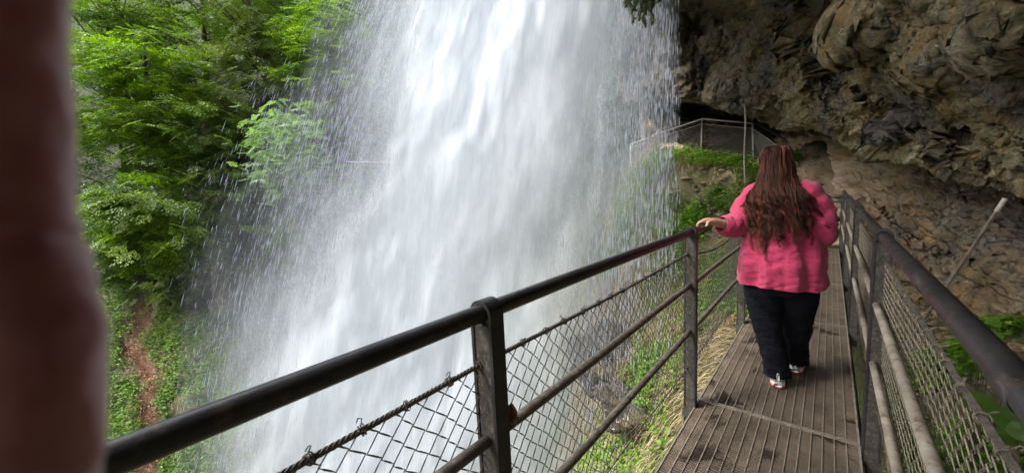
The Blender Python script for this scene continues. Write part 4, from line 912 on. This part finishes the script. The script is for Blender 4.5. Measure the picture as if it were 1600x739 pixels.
m, nt, b = new_mat('auburn_hair'); nt.links.new(ramp(nt, attr(nt, 'rnd'), [(0, (.022, .007, .004)), (.5, (.075, .02, .008)), (1, (.2, .06, .022))]), b.inputs['Base Color']); b.inputs['Roughness'].default_value = .58; b.inputs['Specular IOR Level'].default_value = .4; M['hair'] = m
WO = np.array([-.235, 3.12, 0.]); woman = tag(empty('person', tuple(WO)), 'woman with long auburn hair in a pink blouse walking away, left hand on the railing', 'person')
HX, HY = -.285, 3.12
def skin_body():
    J = [  # x, y, z, radius, parent
     (HX + .03, 3.14, .86, .13, -1), (HX + .03, 3.13, 1.02, .115, 0), (HX + .03, 3.12, 1.2, .125, 1), (HX + .02, 3.12, 1.34, .1, 2), (HX + .005, 3.125, 1.42, .05, 3), (HX, 3.13, 1.475, .05, 4), (HX, 3.14, 1.53, .078, 5), (HX, 3.14, 1.6, .085, 6), (HX, 3.135, 1.64, .06, 7),
     (-.41, 3.11, 1.33, .055, 3), (-.455, 3.09, 1.22, .046, 9), (-.475, 3.06, 1.12, .04, 10), (-.55, 2.96, 1.14, .036, 11), (-.615, 2.868, 1.168, .025, 12), (-.642, 2.836, 1.178, .024, 13),
     (-.11, 3.12, 1.33, .055, 3), (-.04, 3.12, 1.2, .046, 15), (-.01, 3.14, 1.09, .042, 16), (-.04, 3.26, 1.04, .034, 17), (-.07, 3.34, 1.03, .026, 18), (-.08, 3.39, 1.02, .024, 19),
     (-.33, 3.13, .74, .095, 0), (-.305, 3.13, .45, .06, 21), (-.245, 3.13, .13, .035, 22), (-.245, 3.17, .06, .035, 23), (-.25, 3.27, .045, .03, 24),
     (-.15, 3.16, .74, .095, 0), (-.15, 3.25, .45, .06, 26), (-.155, 3.41, .15, .035, 27), (-.155, 3.45, .07, .035, 28), (-.15, 3.55, .045, .03, 29),
     (HX - .0, 3.23, 1.56, .013, 6)]
    # left hand: four fingers curling over the rail, thumb on the inner side
    pal = 14
    for q, (dy, ln) in enumerate(((-.034, .95), (-.013, 1.05), (.009, 1.0), (.03, .85))):
        i = len(J); y = 2.828 + dy
        J.append((-.660, y, 1.176, .0105, pal)); J.append((-.680, y - .002, 1.168, .0092, i)); J.append((-.690 - .002 * ln, y - .003, 1.168 - .022 * ln, .0082, i + 1)); J.append((-.684, y - .003, 1.168 - .04 * ln, .007, i + 2))
    i = len(J); J.append((-.628, 2.803, 1.168, .0115, 13)); J.append((-.626, 2.783, 1.155, .0095, i)); J.append((-.630, 2.768, 1.143, .008, i + 1))
    pal = 20
    for dy in (-.03, -.01, .01, .028):
        i = len(J); J.append((-.085 + dy, 3.42, 1.0, .0095, pal)); J.append((-.085 + dy, 3.44, .975, .0085, i)); J.append((-.085 + dy, 3.435, .95, .0075, i + 1))
    i = len(J); J.append((-.12, 3.38, 1.0, .0105, 19)); J.append((-.13, 3.4, .98, .009, i))
    me = bpy.data.meshes.new('body'); me.from_pydata([Vector(j[:3]) - Vector(WO) for j in J], [(k, j[4]) for k, j in enumerate(J) if j[4] >= 0], [])
    o = bpy.data.objects.new('body', me); COL.objects.link(o); o.parent = woman; me.materials.append(M['skin'])
    sk = o.modifiers.new('skin', 'SKIN'); sk.use_smooth_shade = True
    for k, j in enumerate(J): sv = me.skin_vertices[0].data[k]; sv.radius = (j[3], j[3]); sv.use_root = (k == 0)
    sb = o.modifiers.new('sub', 'SUBSURF'); sb.levels = 2; sb.render_levels = 2; return o
skin_body()
def loft(rings, n=56, m=60, exp=2.2, fold=None, close=(False, False)):
    """rings: (cx, cy, cz, a, b, tiltx) interpolated smoothly; horizontal-ish rings"""
    Rr = np.array(rings, float); A = spline_grid(np.stack([Rr, Rr], 1), m, 2)[:, 0]
    th = np.arange(n) / n * 2 * np.pi; ct, st = np.cos(th), np.sin(th); r = (np.abs(ct) ** exp + np.abs(st) ** exp) ** (-1 / exp)
    V = np.stack([A[:, 0:1] + A[:, 3:4] * (ct * r), A[:, 1:2] + A[:, 4:5] * (st * r), A[:, 2:3] + A[:, 5:6] * ct], -1)
    if fold is not None:
        nn = np.stack([ct, st, 0 * ct], -1)[None]; V = V + nn * fold(V, th[None], np.linspace(0, 1, m)[:, None])[..., None]
    i = np.arange(m - 1)[:, None] * n; j = np.arange(n)[None]; k = (j + 1) % n; Q = np.stack([i + j, i + k, i + n + k, i + n + j], -1).reshape(-1, 4); return V.reshape(-1, 3), Q
def limb(pts, rad, n=28, m=48, fold=None):
    Pp = spline_grid(np.stack([np.column_stack([pts, rad])] * 2, 1), m, 2)[:, 0]; c, r = Pp[:, :3], Pp[:, 3]; tg = np.gradient(c, axis=0); tg /= np.linalg.norm(tg, axis=1)[:, None]
    a = np.cross(tg, [0, 1., .3]); a /= np.linalg.norm(a, axis=1)[:, None]; b = np.cross(a, tg); th = np.arange(n) / n * 2 * np.pi
    nn = np.cos(th)[None, :, None] * a[:, None] + np.sin(th)[None, :, None] * b[:, None]; V = c[:, None] + nn * r[:, None, None]
    if fold is not None: V = V + nn * fold(V, th[None], np.linspace(0, 1, m)[:, None])[..., None]
    i = np.arange(m - 1)[:, None] * n; j = np.arange(n)[None]; k = (j + 1) % n; Q = np.stack([i + j, i + k, i + n + k, i + n + j], -1).reshape(-1, 4); return V.reshape(-1, 3), Q
def folds(V, th, t):
    ln = fbm(np.stack([np.cos(th) * 2.6 + 0 * t, np.sin(th) * 2.6 + 0 * t, V[..., 2] * 1.1], -1), 3, .55, 70)
    dg = fbm(np.stack([V[..., 0] * 7 + V[..., 2] * 3, V[..., 1] * 7, V[..., 2] * 24 - V[..., 0] * 10], -1), 4, .55, 71, ridge=True)
    vd = fbm(np.stack([V[..., 0] * 13 + 2 * V[..., 2], V[..., 1] * 9, V[..., 2] * 2.2], -1), 3, .5, 73, ridge=True); return .024 * ln * np.clip(1.25 - t, .25, 1) + .0055 * dg + .014 * vd * np.clip(1.2 - t, .2, 1)
cx = -.255
mb = MB(); mb.add(*loft([(cx - .005, 3.14, .715, .232, .185, -.012), (cx, 3.14, .75, .236, .188, -.01), (cx, 3.13, .86, .230, .188, 0), (cx, 3.125, 1.0, .218, .175, 0), (cx, 3.12, 1.15, .208, .165, 0), (cx - .002, 3.115, 1.27, .198, .155, 0), (cx - .01, 3.115, 1.345, .185, .13, 0), (cx - .02, 3.12, 1.40, .125, .1, 0), (cx - .028, 3.125, 1.435, .075, .078, 0), (cx - .028, 3.125, 1.455, .066, .07, 0)], m=90, n=90, fold=folds))
def sf(V, th, t): return .007 * fbm(np.stack([V[..., 0] * 9, V[..., 1] * 9, V[..., 2] * 9], -1), 4, .55, 80) + .009 * fbm(np.stack([t * 13 + .5 * np.sin(th) , np.cos(th) * 1.2 + 0 * t, np.sin(th) * 1.2 + 0 * t], -1), 3, .55, 81, ridge=True) * np.sin(t * 3.1)
mb.add(*limb([(-.30, 3.12, 1.36), (-.39, 3.11, 1.335), (-.445, 3.09, 1.25), (-.475, 3.06, 1.165), (-.505, 3.01, 1.13), (-.55, 2.955, 1.135), (-.572, 2.925, 1.143)], [.055, .076, .078, .078, .078, .07, .054], fold=sf))
mb.add(*limb([(-.2, 3.12, 1.36), (-.12, 3.12, 1.335), (-.072, 3.12, 1.25), (-.045, 3.115, 1.16), (-.038, 3.13, 1.08), (-.035, 3.2, 1.05), (-.045, 3.27, 1.045)], [.055, .076, .08, .08, .078, .066, .055], fold=sf))
bl = mb.build('blouse', M['pink'], woman, smooth=True); bl.location = tuple(-WO); so = bl.modifiers.new('s', 'SOLIDIFY'); so.thickness = .003
def lf(V, th, t): return .006 * fbm(V * np.array([6, 6, 14]), 4, .55, 90) + .006 * fbm(np.stack([np.cos(th) + 0 * t, np.sin(th) + 0 * t, V[..., 2] * 9], -1) * 1.3, 3, .6, 92, ridge=True) * np.clip(t, 0, 1)
mb = MB()
mb.add(*loft([(cx, 3.14, .88, .2, .15, 0), (cx, 3.14, .78, .205, .155, 0), (cx, 3.14, .66, .2, .145, 0)], m=20))
mb.add(*loft([(-.335, 3.13, .80, .11, .13, 0), (-.335, 3.13, .66, .122, .135, 0), (-.325, 3.13, .5, .1, .1, 0), (-.3, 3.125, .36, .086, .09, 0), (-.268, 3.12, .22, .078, .086, 0), (-.25, 3.125, .1, .078, .09, 0), (-.248, 3.13, .062, .08, .094, .004)], fold=lf))
mb.add(*loft([(-.155, 3.15, .80, .11, .13, 0), (-.150, 3.17, .66, .12, .13, 0), (-.148, 3.22, .5, .1, .1, 0), (-.150, 3.29, .36, .086, .09, 0), (-.155, 3.36, .22, .078, .086, 0), (-.157, 3.40, .11, .077, .09, 0), (-.157, 3.41, .072, .078, .092, -.004)], fold=lf))
tr_ = mb.build('trousers', M['navy'], woman, smooth=True); tr_.location = tuple(-WO)
# shoes
m, nt, b = new_mat('shoe_white_knit'); nt.links.new(ramp(nt, noise(nt, 60, 3), [(.3, (.6, .52, .52)), (.7, (.78, .72, .72))]), b.inputs['Base Color']); b.inputs['Roughness'].default_value = .7; M['shoe'] = m
m, nt, b = new_mat('shoe_sole_red'); b.inputs['Base Color'].default_value = (.65, .07, .035, 1); b.inputs['Roughness'].default_value = .6; M['sole'] = m
m, nt, b = new_mat('shoe_midsole_white'); nt.links.new(ramp(nt, noise(nt, 25, 3), [(.3, (.7, .68, .66)), (.7, (.85, .84, .82))]), b.inputs['Base Color']); M['mid'] = m
def shoe(x, y, z, yaw, pitch):
    def sec(rows, n=18, e=2.6):
        V = []
        for (yy, hw, zb, zt, ox) in rows:
            th = np.arange(n) / n * 2 * np.pi; ct, st = np.cos(th), np.sin(th); r = (np.abs(ct) ** e + np.abs(st) ** e) ** (-1 / e); V += [(ox + hw * c * q, yy, (zb + zt) / 2 + (zt - zb) / 2 * s * q) for c, s, q in zip(ct, st, r)]
        m_ = len(rows); i = np.arange(m_ - 1)[:, None] * n; j = np.arange(n)[None]; k = (j + 1) % n; Q = np.stack([i + j, i + k, i + n + k, i + n + j], -1).reshape(-1, 4).tolist(); a = MB(); a.add(V, Q + [], [[0, k, (k + 1) % n] for k in range(1, n - 1)] + [[(m_ - 1) * n, (m_ - 1) * n + k + 1, (m_ - 1) * n + k] for k in range(1, n - 1)]); return a
    up = sec([(-.012, .02, .03, .075, 0), (0, .034, .025, .1, 0), (.03, .039, .022, .105, 0), (.07, .04, .022, .1, 0), (.12, .042, .02, .082, 0), (.17, .047, .018, .062, 0), (.22, .045, .018, .05, 0), (.25, .034, .018, .044, 0), (.268, .015, .02, .035, 0)])
    mi = sec([(-.024, .024, .013, .034, 0), (-.01, .039, .010, .04, 0), (.03, .044, .009, .036, 0), (.1, .043, .009, .031, 0), (.18, .050, .008, .029, 0), (.235, .044, .009, .028, 0), (.274, .018, .016, .03, 0)])
    so = sec([(-.02, .024, .002, .016, 0), (-.006, .040, 0, .015, 0), (.03, .045, 0, .013, 0), (.1, .044, 0, .012, 0), (.18, .051, 0, .012, 0), (.235, .045, .001, .013, 0), (.276, .018, .01, .022, 0)])
    u = up.build('shoe', M['shoe'], woman, smooth=True); mi.build('midsole', M['mid'], u, smooth=True); so.build('sole', M['sole'], u, smooth=True)
    t = sec([(-.0245, .007, .05, .105, 0), (-.0125, .01, .045, .112, 0), (.0, .011, .05, .11, 0)], 10); t.build('heel_tab', M['mid'], u, smooth=True)
    u.location = Vector((x, y, z)) - Vector(WO); u.rotation_euler = (pitch, 0, yaw)
shoe(-.232, 3.05, .003, .12, 0); shoe(-.152, 3.335, .012, -.05, -.06)
# hair: a cap plus many wavy locks
mb = MB(); th = np.linspace(0, np.pi, 26); ph = np.linspace(0, 2 * np.pi, 48, endpoint=False); TH, PH = np.meshgrid(th, ph, indexing='ij')
HC = np.array([HX, HY + .02, 1.556]); S = np.stack([np.sin(TH) * np.cos(PH) * .082, np.sin(TH) * np.sin(PH) * .1, np.cos(TH) * .1], -1) + HC
keep = 17; i = np.arange(keep - 1)[:, None] * 48; j = np.arange(48)[None]; k = (j + 1) % 48; mb.add(S[:keep].reshape(-1, 3), np.stack([i + j, i + 48 + j, i + 48 + k, i + k], -1).reshape(-1, 4))
mb.add(*loft([(HX, 3.14, 1.58, .065, .078, 0), (HX + .0, 3.13, 1.5, .068, .08, 0), (HX + .01, 3.1, 1.4, .105, .09, 0), (HX + .02, 3.06, 1.3, .135, .1, 0), (HX + .03, 3.05, 1.22, .12, .1, 0), (HX + .03, 3.05, 1.15, .06, .08, 0)], m=30, n=40))
rg = np.random.default_rng(11); HR = [np.full(mb.n, .12)]
NS = 20; t = np.linspace(0, 1, NS)
for cl in range(115):
    sx = rg.uniform(-1, 1); ph_ = sx * 1.25 * math.pi / 2 * .92 + rg.normal(0, .05); lay = rg.uniform(.0, .022)
    root = HC + np.array([.012 * sx, .02 + rg.normal(0, .02), .1]); ear = HC + np.array([(.082 + lay * .3) * math.sin(ph_), -(.102 + lay * .4) * math.cos(ph_) + .01, .03 + rg.normal(0, .02)])
    midz = HC + np.array([(.082 + lay * .5) * math.sin(ph_) + .004, -(.118 + lay) * math.cos(ph_) * .95, -.095])
    zt = 1.07 + .09 * abs(sx) ** 1.6 + rg.normal(0, .06); xt = HX + .035 + .2 * sx + rg.normal(0, .02); yb = 2.93 + .10 * ((xt - cx) / .235) ** 2 - lay
    sh = np.array([HX + .015 + .15 * sx + rg.normal(0, .008), 2.965 + .06 * sx ** 2 - lay, 1.345]); end = np.array([xt, yb, zt])
    K = np.array([root, HC + (ear - HC) * [.6, .6, .2] + [0, 0, .082], ear, midz, sh, (sh + end) / 2 + rg.normal(0, .008, 3), end]); K0 = spline_grid(np.stack([K, K], 1), NS, 2)[:, 0]
    f1, p1 = rg.uniform(36, 58), rg.uniform(0, 6.28); am = (.0008 + .016 * t ** 1.9) * rg.uniform(.6, 1.3); dz = K0[:, 2]
    K0[:, 0] += am * np.sin(dz * f1 + p1); K0[:, 1] += am * .7 * np.cos(dz * f1 + p1); bc = rg.beta(1.8, 2.6)
    for q in range(18):
        spread = (.004 + .010 * np.clip((t - .35) * 3, 0, 1) * (1.15 - t))[:, None]; Kp = K0 + rg.normal(0, 1, 3) * [1, .6, .2] * spread + np.column_stack([np.sin(dz * f1 * 1.3 + rg.uniform(0, 6)), np.cos(dz * f1 * 1.2 + q), t * 0]) * .003 * t[:, None]
        if rg.random() < .06: Kp[:, 0] += .01 * t ** 2 * rg.normal(0, 1)
        r = rg.uniform(.0010, .0027) * (1 - .8 * t ** 3); n0 = mb.n; mb.tube(Kp, r, 3, caps=False); HR.append(np.full(mb.n - n0, np.clip(bc + rg.normal(0, .12) + .18 * (sx < -.3), 0, 1)))  # left locks get a lighter colour, painting in light from that side
hr = mb.build('hair', M['hair'], woman, smooth=True, attrs={'rnd': np.concatenate(HR)}); hr.location = tuple(-WO)
print('woman', time.time() - T0)

# ------------------------------------------------------------------ the photographer's finger across the left edge, and an unseen dark phone added behind the lens to shade it
FD = .045
FX = -52 + 6
fp = [(-12, -420, .0078), (-6, -250, .0080), (-2, -60, .0080), (2, 100, .0080), (5, 200, .0080), (9, 290, .0080), (12, 350, .0081), (16, 400, .0084), (24, 460, .0089), (34, 530, .0093), (36, 600, .0093), (32, 720, .0092), (10, 850, .0095), (-10, 1050, .009)]
Pp = np.array([P(a + FX, b, FD) for a, b, _ in fp]); rr = np.array([c for *_, c in fp])
V, Q = limb(Pp, rr, n=48, m=110, fold=lambda V, th, t: .0004 * fbm(V * 220, 3) + .0005 * np.exp(-((t - .5) / .012) ** 2) * -1)
m, nt, b = new_mat('finger_skin'); nt.links.new(ramp(nt, noise(nt, 160, 5), [(.3, (.48, .17, .18)), (.7, (.64, .3, .31))]), b.inputs['Base Color']); b.inputs['Roughness'].default_value = .45; b.inputs['Subsurface Weight'].default_value = .25; b.inputs['Subsurface Radius'].default_value = (.006, .002, .001); b.inputs['Subsurface Scale'].default_value = 1; bump(nt, b, noise(nt, 900, 3), .4, .0002)
fo_ = Pp[8]; mb = MB(); mb.add(V - fo_, Q); fing = mb.build('finger', m, None, smooth=True); fing.location = tuple(fo_)
tag(fing, 'blurred dark reddish finger of the photographer filling the left edge', 'finger')
mb = MB(); mb.box((0, 0, 0), (.082, .039, .0042)); 
ph = mb.build('phone', mat_metal('phone_black_glass', (.02, .02, .022), (.012, .012, .013), .3, 0, 20)); bv = ph.modifiers.new('b', 'BEVEL'); bv.width = .003; bv.segments = 3
Rm = Matrix([list(r) for r in CAMR]).to_4x4(); ph.matrix_world = Matrix.Translation(Vector(C0 + CAMR @ np.array([.055, -.02, .0065]))) @ Rm
tag(ph, 'black phone held upright just behind the lens, unseen, added to shade the finger', 'phone')
